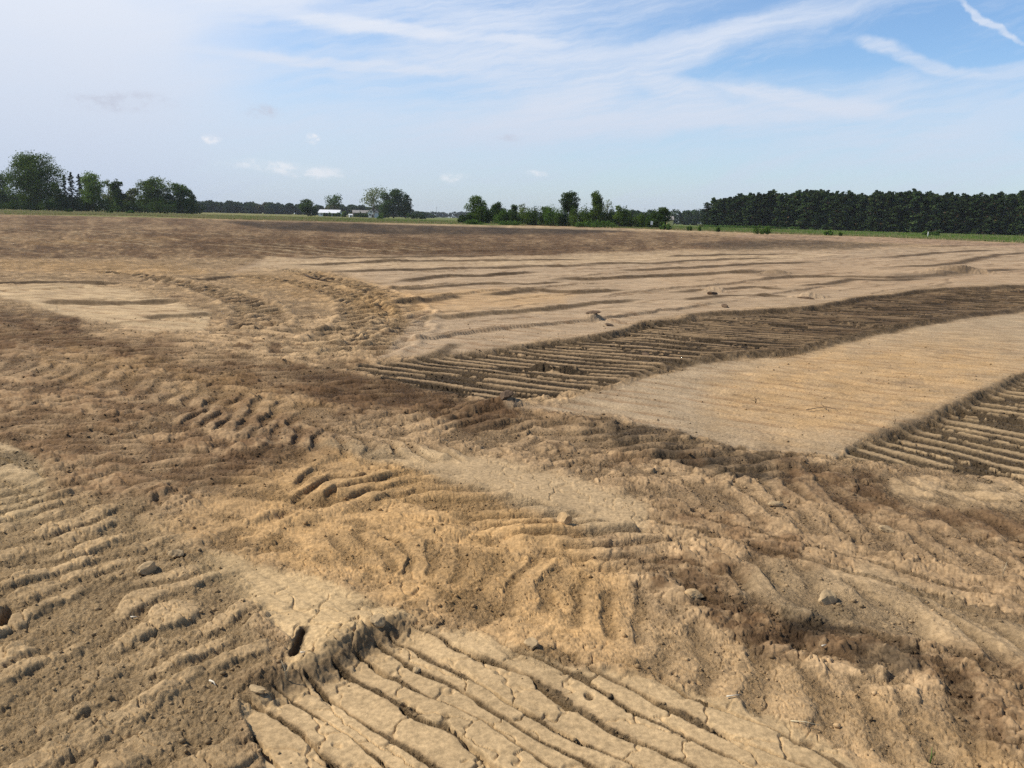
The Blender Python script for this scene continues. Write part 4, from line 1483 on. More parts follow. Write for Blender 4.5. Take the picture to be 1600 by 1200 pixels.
def make_bush(px_, dist, top, width, label, leaf=LEAF_BUSH, nleaf=1300, seed=0, group=None, kind='shrub'):
    rng = np.random.default_rng(seed + 5000)
    gx, gy = at_dist(px_, dist)
    mp = m_per_px(px_, dist)
    by = horizon_y(px_) + EYE / mp
    h = max(0.3, (by - top) * mp)
    w = width * mp
    root = empty(kind, (gx, gy, ground_z(gx, gy)))
    tag(root, label, 'shrub', group)
    n = max(5, int(5 + width / 6))
    lobes = []
    for i in range(n):
        xx = (rng.random() - 0.5) * w * 0.75
        hh = h * (0.45 + 0.5 * rng.random()) * math.sqrt(max(0.2, 1 - (xx / (w * 0.55)) ** 2))
        lobes.append((xx, rng.normal() * w * 0.12, hh * 0.55, w * rng.uniform(0.10, 0.2), hh * 0.52))
    lobes = np.array(lobes)
    pick = rng.integers(0, n, nleaf)
    d_ = rng.normal(size=(nleaf, 3))
    d_ /= np.linalg.norm(d_, axis=1)[:, None]
    r_ = 0.5 + 0.5 * rng.random(nleaf) ** 0.6
    r_ *= 1 + 0.2 * rng.normal(size=nleaf)
    L_ = lobes[pick]
    c_ = L_[:, :3] + d_ * r_[:, None] * np.stack([L_[:, 3], L_[:, 3], L_[:, 4]], 1)
    c_[:, 2] = np.abs(c_[:, 2])
    az_ = math.atan2(gx, gy)
    lt = rng.random(n)
    tone = np.clip(0.25 + 0.4 * lt[pick] + 0.2 * rng.normal(size=nleaf), 0, 1)
    v, f = leaves(c_, max(0.12, mp * 1.7), rng, d_, 0.9)
    root.rotation_euler = (0, 0, -az_)
    link(bpy.data.objects.new('foliage', mesh_from('foliage', v, f, leaf, tone)), root)
    tl = []
    for i in range(min(n, 6)):
        lb = lobes[i]
        tl.append(tube([(lb[0] * 0.3, lb[1] * 0.3, -0.1), (lb[0] * 0.7, lb[1] * 0.7, lb[2] * 0.7), (lb[0], lb[1], lb[2] * 1.5)], [h * 0.02, h * 0.014, h * 0.006], 4))
    tv, tf = join_tubes(tl)
    link(bpy.data.objects.new('stem', pymesh('stem', tv, tf, BARK)), root)
    return root


def conifer_meshes(h, w, nleaf, seed, leaf, base_f=0.04, size=0.5, open_=0.4, pointed=0.85):
    rng = np.random.default_rng(seed + 9000)
    nb = int(h * 5)
    cs, ds, to, tl = [], [], [], []
    tl.append(tube([(0, 0, -0.3), (rng.normal() * 0.04, 0, h * 0.5), (rng.normal() * 0.06, 0, h)], [0.14 + 0.004 * h, 0.10, 0.02], 6))
    per = max(4, nleaf // nb)
    for i in range(nb):
        t_ = (i + rng.random()) / nb
        z0 = h * (base_f + (1 - base_f) * t_)
        ln = w * 0.5 * (1 - t_ ** 1.5 * pointed) * rng.uniform(0.6, 1.18)
        if t_ > 0.93:
            ln *= 0.45
        an = rng.uniform(0, 2 * math.pi)
        up = rng.uniform(-0.12, 0.35) + 0.5 * t_
        dx, dy = math.cos(an), math.sin(an)
        u_ = rng.random(per) ** 0.7
        px2 = dx * ln * u_
        py2 = dy * ln * u_
        pz2 = z0 + ln * up * u_ * (1 - 0.4 * u_)
        sp = 0.10 * ln + 0.12
        c_ = np.stack([px2, py2, pz2], 1) + rng.normal(size=(per, 3)) * np.array([sp, sp, sp * 0.55])
        cs.append(c_)
        ds.append(np.tile([dx * 0.4, dy * 0.4, 0.8], (per, 1)))
        to.append(np.clip(rng.random() * 0.6 + 0.2 * rng.normal(size=per) + 0.15 * u_, 0, 0.9))
        if i % 3 == 0:
            tl.append(tube([(0, 0, z0), (dx * ln * 0.8, dy * ln * 0.8, z0 + ln * up * 0.6)], [0.035, 0.012], 4))
    # leader
    k = 10
    cs.append(np.stack([rng.normal(size=k) * 0.08, rng.normal(size=k) * 0.08, h * (0.95 + 0.07 * rng.random(k))], 1))
    ds.append(np.tile([0, 0, 1.0], (k, 1)))
    to.append(np.full(k, 0.5))
    c_, d_, t__ = np.concatenate(cs), np.concatenate(ds), np.concatenate(to)
    dead = gn(c_[:, 0] / 1.5 + seed, c_[:, 2] / 2.0, seed) > 0.55
    t__ = np.where(dead, 1.0, t__)
    v, f = leaves(c_, size, rng, d_, 0.8)
    cm = mesh_from('crown', v, f, leaf, t__)
    tv, tf = join_tubes(tl)
    return cm, pymesh('trunk', tv, tf, BARK)


# ------------------------------------------------------------------ trees at left
T = make_tree
T('broadleaf_tree', -4, 400, 270, 56, 'dark green tree cut by the left edge of the photo', LEAF_DARK, nlobe=16, nleaf=8000, seed=1)
T('broadleaf_tree', 57, 385, 243, 78, 'tallest broadleaf tree with full mid green crown at left', LEAF_GREEN, nlobe=34, nleaf=24000, base_f=0.10, seed=2, gaps=0.25, hollow=0.35)
T('broadleaf_tree', 89, 400, 285, 34, 'low dark tree leaning out from under the tallest tree', LEAF_DARK, nlobe=10, nleaf=2600, seed=3)
for i, (px_, top, w_, lb) in enumerate(((103, 277, 13, 'first narrow spruce right of the tallest tree'), (114, 273, 15, 'tallest pointed spruce between two broadleaf trees'), (126, 276, 14, 'narrow spruce touching the rounded green tree'))):
    mp = m_per_px(px_, 430)
    h = (horizon_y(px_) + EYE / mp - top) * mp
    gx, gy = at_dist(px_, 430)
    r = empty('spruce_tree', (gx, gy, ground_z(gx, gy)), i)
    tag(r, lb, 'tree', 'spruces standing together among the broadleaf trees')
    cm, tm = conifer_meshes(h, w_ * mp * 1.25, 1300, 20 + i, LEAF_SPRUCE, size=0.6)
    link(bpy.data.objects.new('crown', cm), r)
    link(bpy.data.objects.new('trunk', tm), r)
T('broadleaf_tree', 149, 375, 273, 46, 'rounded mid green tree right of the spruces', LEAF_GREEN, nlobe=20, nleaf=9000, seed=4, gaps=0.2)
T('broadleaf_tree', 171, 395, 280, 22, 'thin pale green tree top between two fuller crowns', LEAF_PALE, nlobe=9, nleaf=1100, seed=5, hollow=0.2)
T('broadleaf_tree', 184, 380, 283, 26, 'dark green tree at the right end of the left tree group', LEAF_DARK, nlobe=13, nleaf=5500, seed=6)
T('broadleaf_tree', 207, 400, 295, 26, 'small greyish thin tree in the dip of the tree line', LEAF_PALE, nlobe=9, nleaf=2600, seed=7, hollow=0.3)
T('broadleaf_tree', 239, 385, 281, 44, 'wide olive green tree left of the pale topped one', LEAF_GREEN, nlobe=18, nleaf=8000, seed=8)
T('broadleaf_tree', 257, 405, 276, 30, 'pale half bare tree top rising behind olive tree', LEAF_PALE, nlobe=12, nleaf=900, seed=9, hollow=0.2, bark=BARK_PALE)
T('broadleaf_tree', 277, 385, 288, 34, 'deep green tree with an uneven top beside the pale topped one', LEAF_DARK, nlobe=16, nleaf=6500, seed=10)
T('broadleaf_tree', 298, 390, 297, 24, 'last low tree of the left row before far woods', LEAF_DARK, nlobe=9, nleaf=1900, seed=11)
LEFT_LABELS = ['dark shrub at the photo left edge below the cut tree', 'green shrub left of the tallest tree trunk', 'green shrub right of the tallest tree trunk', 'dark shrub under the first and tallest spruces', 'dark shrub between the spruces and rounded green tree', 'green shrub under the thin pale tree top', 'dark shrub under the dark tree ending the left group', 'dark shrub under the small greyish thin tree', 'dark shrub under the wide olive green tree', 'dark shrub under the last two trees of the left row']
for i, (px_, top, w_, lf) in enumerate(((18, 308, 38, LEAF_DARK), (45, 312, 30, LEAF_GREEN), (76, 306, 34, LEAF_GREEN), (108, 306, 34, LEAF_DARK), (132, 308, 28, LEAF_DARK), (168, 306, 34, LEAF_GREEN), (196, 308, 30, LEAF_DARK), (220, 308, 34, LEAF_DARK), (255, 306, 36, LEAF_DARK), (290, 308, 30, LEAF_DARK))):
    make_bush(px_, 383 - (i % 3) * 4, top, w_ * 1.25, LEFT_LABELS[i], lf, 1500, 100 + i, 'shrubs under the left row of trees')
for i, (px_, lb) in enumerate(((109, 'dark low shrub in front of the spruces'), (172, 'small round shrub at the foot of the pale thin tree'), (203, 'light green low shrub right of the dark tree'))):
    make_bush(px_, 300, 324 + i * 1.2, 13, lb, LEAF_BUSH if i == 2 else LEAF_DARK, 300, 130 + i)

# ------------------------------------------------------------------ farm in the distance
WHITE = flat_material('white paint', (0.78, 0.78, 0.76), 0.6, 0.05, 0.5)
ROOFW = flat_material('white sheet roof', (0.80, 0.81, 0.82), 0.45, 0.04, 0.5)
ROOFG = flat_material('grey roof', (0.30, 0.28, 0.26), 0.8, 0.15, 1)
DARKM = flat_material('dark opening', (0.03, 0.032, 0.035), 0.5, 0.1, 1)
YELLOW = flat_material('yellow render', (0.62, 0.52, 0.22), 0.8, 0.08, 1)


def box(x0, x1, y0, y1, z0, z1):
    v = [(x0, y0, z0), (x1, y0, z0), (x1, y1, z0), (x0, y1, z0), (x0, y0, z1), (x1, y0, z1), (x1, y1, z1), (x0, y1, z1)]
    f = [(0, 3, 2, 1), (4, 5, 6, 7), (0, 1, 5, 4), (1, 2, 6, 5), (2, 3, 7, 6), (3, 0, 4, 7)]
    return v, f


def building(kind, px_, dist, w_px, depth, eave_px, ridge_px, label, cat, wall_m, roof_m, turn=0.0, gable_front=False, doors=(), windows=(), chimney=False):
    mp = m_per_px(px_, dist)
    w, eh, rh = w_px * mp, eave_px * mp, ridge_px * mp
    gx, gy = at_dist(px_, dist)
    r = empty(kind, (gx, gy, ground_z(gx, gy)), -math.atan2(gx, gy) + turn)
    tag(r, label, cat)
    a_, d_ = w / 2, depth / 2
    # walls with gables as one shell
    if gable_front:
        v = [(-a_, -d_, -.2), (a_, -d_, -.2), (a_, d_, -.2), (-a_, d_, -.2), (-a_, -d_, eh), (a_, -d_, eh), (a_, d_, eh), (-a_, d_, eh), (0, -d_, rh), (0, d_, rh)]
        f = [(0, 1, 5, 8, 4), (2, 3, 7, 9, 6), (1, 2, 6, 5), (3, 0, 4, 7)]
        o_, t_ = 0.4, 0.15
        sl = (rh - eh) / a_
        rv = []
        for yy in (-d_ - o_, d_ + o_):
            rv += [(-a_ - o_, yy, eh - sl * o_ + 0.02), (0, yy, rh + 0.02), (a_ + o_, yy, eh - sl * o_ + 0.02), (-a_ - o_, yy, eh - sl * o_ + t_ + .02), (0, yy, rh + t_ + .02), (a_ + o_, yy, eh - sl * o_ + t_ + .02)]
    else:
        v = [(-a_, -d_, -.2), (a_, -d_, -.2), (a_, d_, -.2), (-a_, d_, -.2), (-a_, -d_, eh), (a_, -d_, eh), (a_, d_, eh), (-a_, d_, eh), (-a_, 0, rh), (a_, 0, rh)]
        f = [(0, 1, 5, 4), (2, 3, 7, 6), (1, 2, 6, 9, 5), (3, 0, 4, 8, 7)]
        o_, t_ = 0.4, 0.15
        sl = (rh - eh) / d_
        rv = []
        for xx in (-a_ - o_, a_ + o_):
            rv += [(xx, -d_ - o_, eh - sl * o_ + .02), (xx, 0, rh + .02), (xx, d_ + o_, eh - sl * o_ + .02), (xx, -d_ - o_, eh - sl * o_ + t_ + .02), (xx, 0, rh + t_ + .02), (xx, d_ + o_, eh - sl * o_ + t_ + .02)]
    rf = [(0, 1, 7, 6), (1, 2, 8, 7), (3, 9, 10, 4), (4, 10, 11, 5), (0, 6, 9, 3), (2, 5, 11, 8), (0, 3, 4, 1), (1, 4, 5, 2), (6, 7, 10, 9), (7, 8, 11, 10)]
    link(bpy.data.objects.new('wall', pymesh('wall', v, f, wall_m, False)), r)
    ro = link(bpy.data.objects.new('roof', pymesh('roof', rv, rf, roof_m, False)), r)
    for (cx_, ww, hh) in doors:
        vv, ff = box(cx_ * a_ - ww / 2, cx_ * a_ + ww / 2, -d_ - 0.05, -d_ + 0.02, 0, hh)
        link(bpy.data.objects.new('door', pymesh('door', vv, ff, DARKM, False)), r)
    for (cx_, z0, ww, hh) in windows:
        vv, ff = box(cx_ * a_ - ww / 2, cx_ * a_ + ww / 2, -d_ - 0.04, -d_ + 0.02, z0, z0 + hh)
        link(bpy.data.objects.new('window', pymesh('window', vv, ff, DARKM, False)), r)
    if chimney:
        vv, ff = box(-0.3, 0.3, -0.3, 0.3, rh - 0.6, rh + 0.9)
        link(bpy.data.objects.new('chimney', pymesh('chimney', vv, ff, ROOFG, False)), ro)
    return r


building('barn', 516, 560, 30, 10, 5.2, 9.6, 'long white barn with a white roof right of the round dark tree', 'barn', WHITE, ROOFW, R(-12), doors=((-0.2, 3.2, 2.0), (0.55, 2.4, 2.0)), windows=((0.2, 1.0, 1.0, 0.7), (-0.7, 1.0, 1.0, 0.7)))
building('farmhouse', 583, 520, 11, 5, 8.0, 12.0, 'white gabled farmhouse end wall under the airy pale tree', 'house', WHITE, ROOFG, R(-28), True, doors=((0.35, 1.0, 2.0),), windows=((-0.3, 1.0, 0.9, 1.1), (0.0, 2.9, 0.9, 1.0)), chimney=True)
building('shed', 564, 552, 24, 7, 6.5, 10.0, 'low shed with a grey roof between the barn and farmhouse', 'shed', flat_material('weathered boards', (0.16, 0.14, 0.12)), ROOFG, R(4), doors=((0.1, 2.5, 2.1),), windows=((-0.5, 1.1, 0.9, 0.7),))
building('hut', 547.5, 500, 4, 1.6, 3.4, 4.6, 'tiny white hut standing in grass between barn and shed', 'hut', WHITE, ROOFW, 0.2, doors=((0.0, 0.6, 1.1),))
building('house', 1046, 430, 9, 7, 9.0, 13.5, 'pale yellow house half hidden behind trees left of the pine wood', 'house', YELLOW, ROOFG, 0.1, windows=((-0.4, 2.4, 0.9, 1.0), (0.4, 2.4, 0.9, 1.0)))
T('broadleaf_tree', 481, 470, 312, 27, 'round dark tree alone at the left end of the farm', LEAF_DARK, nlobe=13, nleaf=2800, seed=12, base_f=0.05)
T('broadleaf_tree', 524, 620, 306, 29, 'spreading feathery tree rising behind the white barn', LEAF_DARK, 'wide_top', nlobe=14, nleaf=1100, seed=13, base_f=0.45, hollow=0.2)
T('broadleaf_tree', 584, 515, 293, 44, 'tall airy pale tree with bare branches over the farmhouse', LEAF_PALE, 'wide_top', nlobe=26, nleaf=1500, seed=14, base_f=0.28, hollow=0.15, bark=BARK_PALE, r0=0.3)
T('broadleaf_tree', 615, 495, 297, 36, 'dense dark tree right of the airy pale tree', LEAF_DARK, nlobe=20, nleaf=7000, seed=15, base_f=0.05)
T('broadleaf_tree', 634, 500, 303, 22, 'narrow dark tree with spiky top at the farm right end', LEAF_DARK, 'cone', nlobe=11, nleaf=1900, seed=16, base_f=0.05)
for i, (px_, d_, top, w_, lb, lf) in enumerate((
        (511, 540, 330, 13, 'dark shrub in front of the white barn wall', LEAF_DARK), (527, 545, 331, 10, 'second dark shrub before the white barn doors', LEAF_DARK),
        (540, 520, 329, 16, 'green shrub at the right end of the white barn', LEAF_GREEN), (566, 520, 330, 28, 'wide dark shrub before the grey roofed shed', LEAF_DARK),
        (600, 500, 327, 22, 'shrub between the farmhouse and the dense dark tree', LEAF_GREEN), (594, 380, 337, 14, 'lone low green shrub in the grass before the farmhouse', LEAF_BUSH),
        (645, 480, 331, 20, 'low shrub right of the spiky topped farm tree', LEAF_DARK), (660, 490, 334, 14, 'last low shrub trailing from the farm trees', LEAF_DARK))):
    make_bush(px_, d_, top, w_, lb, lf, 650, 150 + i)

# ------------------------------------------------------------------ thicket in the middle
mid = [
    (747, 222, 307, 36, 'pointed green tree at the left end of the thicket', LEAF_GREEN, 'round', 18, 5200, 0.1),
    (779, 228, 316, 30, 'rounded dark tree second from the thicket left end', LEAF_DARK, 'round', 14, 4600, 0.1),
    (801, 232, 320, 18, 'small dark tree top in the middle of the thicket', LEAF_DARK, 'round', 9, 2400, 0.15),
    (817, 226, 318, 20, 'small pale loose tree beside small dark tree top', LEAF_PALE, 'round', 9, 800, 0.2),
    (855, 226, 323, 24, 'low green tree left of the tall dark thicket tree', LEAF_GREEN, 'round', 12, 3400, 0.1),
    (891, 220, 300, 31, 'tall dark rounded tree rising from the thicket', LEAF_DARK, 'round', 18, 5600, 0.30),
    (930, 216, 299, 30, 'tall bright green pointed tree right of the tall dark one', LEAF_GREEN, 'cone', 18, 5200, 0.15),
    (948, 220, 311, 22, 'thin branching tree leaning right out of the thicket', LEAF_PALE, 'round', 10, 500, 0.2),
    (967, 214, 321, 20, 'narrow green tree with tufted top near thicket right end', LEAF_GREEN, 'cone', 9, 1300, 0.05),
    (1031, 205, 324, 30, 'dark bushy tree left of the small white board', LEAF_DARK, 'round', 15, 4800, 0.05),
]
for i, (px_, d_, top, w_, lb, lf, sh, nl, nf, bf) in enumerate(mid):
    T('broadleaf_tree', px_, d_, top, w_, lb, lf, sh, nlobe=nl, nleaf=nf, seed=40 + i, base_f=bf, size=0.30)
bl = [(728, 337, 20), (742, 334, 26), (762, 331, 28), (782, 331, 28), (800, 330, 26), (822, 330, 30), (842, 327, 30), (864, 325, 30), (884, 325, 28), (906, 326, 32), (922, 328, 26), (948, 326, 30), (974, 331, 26), (992, 333, 28), (1008, 333, 24), (1022, 335, 22)]
BL_LABELS = ['low shrub at the far left foot of the thicket beside pointed tree', 'shrub directly under the pointed left thicket tree', 'shrub between the pointed tree and rounded dark tree', 'dark shrub directly under the rounded dark thicket tree', 'shrub below the small dark tree top in the thicket', 'shrub just right of the pale loose tree', 'shrub left of the low green tree in the thicket', 'shrub under and right of the low green thicket tree', 'tall shrub left of the tall dark rounded tree trunk', 'bright shrub right of the tall dark rounded tree trunk', 'shrub left of the tall bright pointed tree foot', 'shrub under the thin branching tree', 'shrub under the narrow tufted tree near thicket right end', 'bright low shrub right of the narrow tufted tree', 'shrub left of the small white board', 'last shrub between the white board and the dark bushy tree']
for i, (px_, top, w_) in enumerate(bl):
    make_bush(px_, 214 + (i * 7) % 9, top - 6.5, w_ * 1.25, BL_LABELS[i], (LEAF_DARK, LEAF_GREEN, LEAF_DARK, LEAF_BUSH)[i % 4], 3200, 200 + i, 'shrubs of the thicket')
for i, (px_, d_, top, w_, lb) in enumerate((
        (740, 205, 341, 34, 'low bright shrub at the left foot of the thicket'), (800, 206, 342, 46, 'low wide shrub below the small pale loose tree'), (915, 196, 343, 34, 'bright low shrub under the tall dark thicket tree'),
        (945, 194, 341, 42, 'bright wide low shrub right under the tall pointed tree'), (1040, 188, 346, 18, 'small round bright shrub below the dark bushy tree'), (1078, 182, 350, 11, 'small dark shrub alone in the dry grass gap'),
        (1092, 178, 351, 10, 'smallest green shrub left of the pine wood'), (1124, 172, 352, 9, 'tiny shrub at the left corner of the pine wood'), (1190, 150, 348, 27, 'bright green round shrub standing before the pine wood'),
        (1294, 165, 353.5, 15, 'grey green low shrub right of the bright round one'), (1314, 160, 361, 6, 'little shrub tuft beside the grey green shrub'), (1455, 215, 358.5, 28, 'low spreading shrub behind the small white post'))):
    make_bush(px_, d_, top, w_, lb, LEAF_BUSH, 900 if w_ > 12 else 300, 240 + i)
# white board and white post
gx, gy = at_dist(1018.5, 203)
r = empty('sign_board', (gx, gy, ground_z(gx, gy)), -math.atan2(gx, gy))
tag(r, 'small white board standing at the edge of the thicket', 'board')
vv, ff = box(-0.26, 0.26, -0.02, 0.02, 0.95, 1.75)
link(bpy.data.objects.new('panel', pymesh('panel', vv, ff, WHITE, False)), r)
vv, ff = box(-0.05, 0.05, 0.021, 0.10, -0.2, 1.6)
link(bpy.data.objects.new('post', pymesh('post', vv, ff, BARK_PALE, False)), r)
gx, gy = at_dist(1451, 190)
r = empty('marker_post', (gx, gy, ground_z(gx, gy)))
tag(r, 'small white marker post in the green strip before the pine wood', 'post')
link(bpy.data.objects.new('shaft', pymesh('shaft', *join_tubes([tube([(0, 0, -0.2), (0, 0, 0.95)], [0.07, 0.065], 8)]), WHITE)), r)
link(bpy.data.objects.new('cap', pymesh('cap', *join_tubes([tube([(0, 0, 0.95), (0, 0, 1.0), (0, 0, 1.03)], [0.085, 0.08, 0.02], 8)]), WHITE)), r)
# mast far off
gx, gy = at_dist(682, 900)
METAL = flat_material('grey metal', (0.30, 0.31, 0.32), 0.5, 0.1)
r = empty('radio_mast', (gx, gy, ground_z(gx, gy)))
tag(r, 'thin grey mast standing far off before the distant woods', 'mast')
link(bpy.data.objects.new('pole', pymesh('pole', *join_tubes([tube([(0, 0, -0.2), (0, 0, 12)], [0.22, 0.10], 8)]), METAL)), r)
link(bpy.data.objects.new('crossarm', pymesh('crossarm', *join_tubes([tube([(-1.0, 0, 10.6), (1.0, 0, 10.6)], [0.07, 0.07], 6)]), METAL)), r)

# ------------------------------------------------------------------ pine wood at right
var = []
for k in range(6):
    var.append(conifer_meshes(13.5, 5.6, 2200, 60 + k, LEAF_PINE, 0.03, 0.60, pointed=(0.42, 0.5, 0.35, 0.55, 0.45, 0.4)[k]))
rng = np.random.default_rng(5)
cnt = 0
p0 = np.array(at_dist(1106, 335))
p1 = np.array(at_dist(1712, 315))
ax = (p1 - p0) / np.linalg.norm(p1 - p0)
back = np.array([-ax[1], ax[0]])
if back[1] < 0:
    back = -back
length = np.linalg.norm(p1 - p0)
for row in range(4):
    s_ = 0.0 + row * 0.8
    while s_ < length:
        q = p0 + ax * (s_ + rng.normal() * 0.35) + back * (row * 3.4 + rng.normal() * 0.4 + (0 if s_ > 10 else row * 0.5))
        hh = (12.3 + 0.75 * rng.normal() + 0.5 * math.sin(s_ * 0.21)) / 13.5
        left = s_ / 22.0
        if left < 1:
            hh *= 0.70 + 0.28 * left ** 0.8
        hh *= 1.07 - 0.0007 * s_
        cm, tm = var[int(rng.integers(6))]
        r = empty('pine_tree', (q[0], q[1], ground_z(q[0], q[1])), rng.uniform(0, 6.28))
        sw_ = rng.uniform(0.85, 1.15)
        r.scale = (sw_, sw_, hh)
        if cnt == 0:
            tag(r, 'shorter dark pine standing at the left corner of the pine wood', 'tree', 'pines of the plantation')
        else:
            tag(r, 'dark green pine standing in the dense even pine wood at right', 'tree', 'pines of the plantation')
        link(bpy.data.objects.new('crown', cm), r)
        link(bpy.data.objects.new('trunk', tm), r)
        cnt += 1
        s_ += rng.uniform(1.65, 2.4)
print('pines', cnt)


# ------------------------------------------------------------------ woods that read as one mass
def wood(name, tops, dist, depth, label, leaf, n, size, seed, lump=1.0):
    rng = np.random.default_rng(seed)
    pxs = np.array([t[0] for t in tops], float)
    tys = np.array([t[1] for t in tops], float)
    cs, to = [], []
    ntree = int((pxs[-1] - pxs[0]) * m_per_px(float(pxs.mean()), dist) / (4.5 * lump) * 3)
    for i in range(ntree):
        p_ = rng.uniform(pxs[0], pxs[-1])
        ty = np.interp(p_, pxs, tys)
        dd = dist + rng.uniform(0, depth)
        mp_ = m_per_px(p_, dd)
        h_ = (horizon_y(p_) + EYE / mp_ - ty) * mp_ * rng.uniform(0.82, 1.07)
        gx_, gy_ = at_dist(p_, dd)
        k = n // ntree
        d_ = rng.normal(size=(k, 3))
        d_ /= np.linalg.norm(d_, axis=1)[:, None]
        w_ = 3.4 * lump * rng.uniform(0.7, 1.3)
        c_ = np.array([gx_, gy_, h_ * 0.52]) + d_ * np.array([w_, w_, h_ * 0.5]) * (0.75 + 0.3 * rng.random(k))[:, None]
        c_[:, 2] = np.abs(c_[:, 2])
        cs.append(c_)
        b_ = rng.random()
        to.append(np.clip(b_ * 0.8 + 0.12 * rng.normal(size=k), 0, 0.92) if rng.random() > 0.07 else np.full(k, 1.0))
    c_ = np.concatenate(cs)
    v, f = leaves(c_, size, rng)
    o = link(bpy.data.objects.new(name, mesh_from(name, v, f, leaf, np.concatenate(to))))
    tag(o, label, None, None, 'stuff')


wood('far_woods', [(295, 315), (330, 315), (380, 317), (450, 319.5), (540, 321), (600, 323), (640, 327), (660, 332), (672, 336)], 860, 60, 'dark far woods behind the farm at the horizon', LEAF_WOOD, 52000, 2.0, 3, 1.5)
wood('far_woods', [(640, 333), (690, 331.5), (740, 332.5), (800, 333), (900, 333), (1000, 332)], 1500, 80, 'bluish distant woods low on the horizon', LEAF_FAR, 16000, 3.4, 4, 2.4)
wood('far_woods', [(955, 334), (980, 329.5), (1010, 330), (1050, 330), (1080, 328.5), (1112, 329)], 560, 60, 'mixed woods between the thicket and the pine wood', LEAF_WOOD, 15000, 1.3, 6, 1.1)
wood('far_woods', [(-260, 296), (-100, 300), (0, 304), (100, 306), (200, 308), (310, 316)], 470, 30, 'dark background trees filling the gaps of the left tree row', LEAF_WOOD, 20000, 1.2, 7, 1.2)
wood('undergrowth', [(1100, 351), (1250, 354.5), (1400, 358), (1500, 360.5), (1720, 365)], 322, 8, 'low green undergrowth along the foot of the pine wood', LEAF_BUSH, 16000, 0.45, 8, 0.35)

# ------------------------------------------------------------------ grass of the strips beyond the soil
GRASS = leaf_material('grass blades', (0.11, 0.18, 0.030), (0.19, 0.27, 0.065), (0.36, 0.30, 0.16), 0.0, 0.35)


def grass_mesh():
    rng = np.random.default_rng(21)
    edge = np.array([at(*p) for p in FIELD_EDGE if -300 < p[0] < 1950])
    eaz = np.arctan2(edge[:, 0], edge[:, 1])
    er = np.hypot(edge[:, 0], edge[:, 1])
    o = np.argsort(eaz)
    eaz, er = eaz[o], er[o]
    n = 60000
    az = rng.uniform(R(-37), R(37), n)
    r0 = np.interp(az, eaz, er) - 1.0
    u_ = rng.random(n) ** 1.7
    r_ = r0 + u_ * (340 - r0)
    edge_k = rng.random(n) < 0.12
    r_ = np.where(edge_k, r0 - 1.5 + rng.exponential(2.5, n), r_)
    gx_, gy_ = r_ * np.sin(az), r_ * np.cos(az)
    nb = 4
    px2 = 800 + FPX * np.tan(az) * 0.98
    dryk = np.interp(px2, [0, 350, 650, 800, 1100, 1500], [0.62, 0.5, 0.25, 0.15, 0.12, 0.12])
    dry = (rng.random(n) < dryk + 0.35 * (gn(gx_ / 14, gy_ / 30, 23) > 0.35)) | (edge_k & (rng.random(n) < 0.6))
    V_, T_ = [], []
    zz = np.array([0.0] * n)
    for b_ in range(nb):
        h_ = rng.uniform(0.10, 0.30, n) * (1 + (r_ - 120) / 260) * np.where(dry, 1.0, 0.9)
        a_ = rng.uniform(0, 2 * math.pi, n)
        w_ = 0.035 * (r_ / 90)
        ox, oy = rng.normal(size=n) * 0.25, rng.normal(size=n) * 0.25
        le = rng.normal(size=(n, 2)) * 0.10
        v = np.empty((n, 3, 3))
        v[:, 0] = np.stack([gx_ + ox - np.cos(a_) * w_, gy_ + oy - np.sin(a_) * w_, zz - 0.05], 1)
        v[:, 1] = np.stack([gx_ + ox + np.cos(a_) * w_, gy_ + oy + np.sin(a_) * w_, zz - 0.05], 1)
        v[:, 2] = np.stack([gx_ + ox + le[:, 0], gy_ + oy + le[:, 1], zz + h_], 1)
        V_.append(v.reshape(-1, 3))
        T_.append(np.where(dry, 1.0, np.clip(rng.random(n) * 0.9, 0, 0.9)))
    V_ = np.concatenate(V_)
    return mesh_from('grass', V_, np.arange(len(V_)).reshape(-1, 3), GRASS, np.concatenate(T_))


g = link(bpy.data.objects.new('grass', grass_mesh()))
tag(g, 'short green and dry grass between the bare soil and trees', None, None, 'stuff')

# ------------------------------------------------------------------ loose things on the soil
STICK = flat_material('dead wood', (0.12, 0.085, 0.058), 0.9, 0.3, 30)
STRAW = flat_material('straw', (0.62, 0.52, 0.33), 0.7, 0.15, 60)
CHIP = flat_material('bleached chip', (0.72, 0.64, 0.50), 0.8, 0.15, 60)
SPROUT = flat_material('sprout green', (0.14, 0.22, 0.05), 0.7, 0.15, 60)
CLODL = flat_material('dry clod', (0.42, 0.30, 0.165), 0.95, 0.25, 30)
CLODD = flat_material('dark clod', (0.12, 0.080, 0.050), 0.95, 0.35, 30)
CLODO = flat_material('ochre clod', (0.44, 0.30, 0.155), 0.95, 0.25, 30)


def place(px_, py_, dz=0.0):
    p = at(px_, py_)
    # walk to where the line of sight meets the relief
    for _ in range(4):
        z_ = ground_z(p[0], p[1])
        d_ = px_dir(px_, py_)
        t_ = (EYE - z_) / -d_.z
        p = np.array([d_.x * t_, d_.y * t_])
    return p[0], p[1], ground_z(p[0], p[1]) + dz


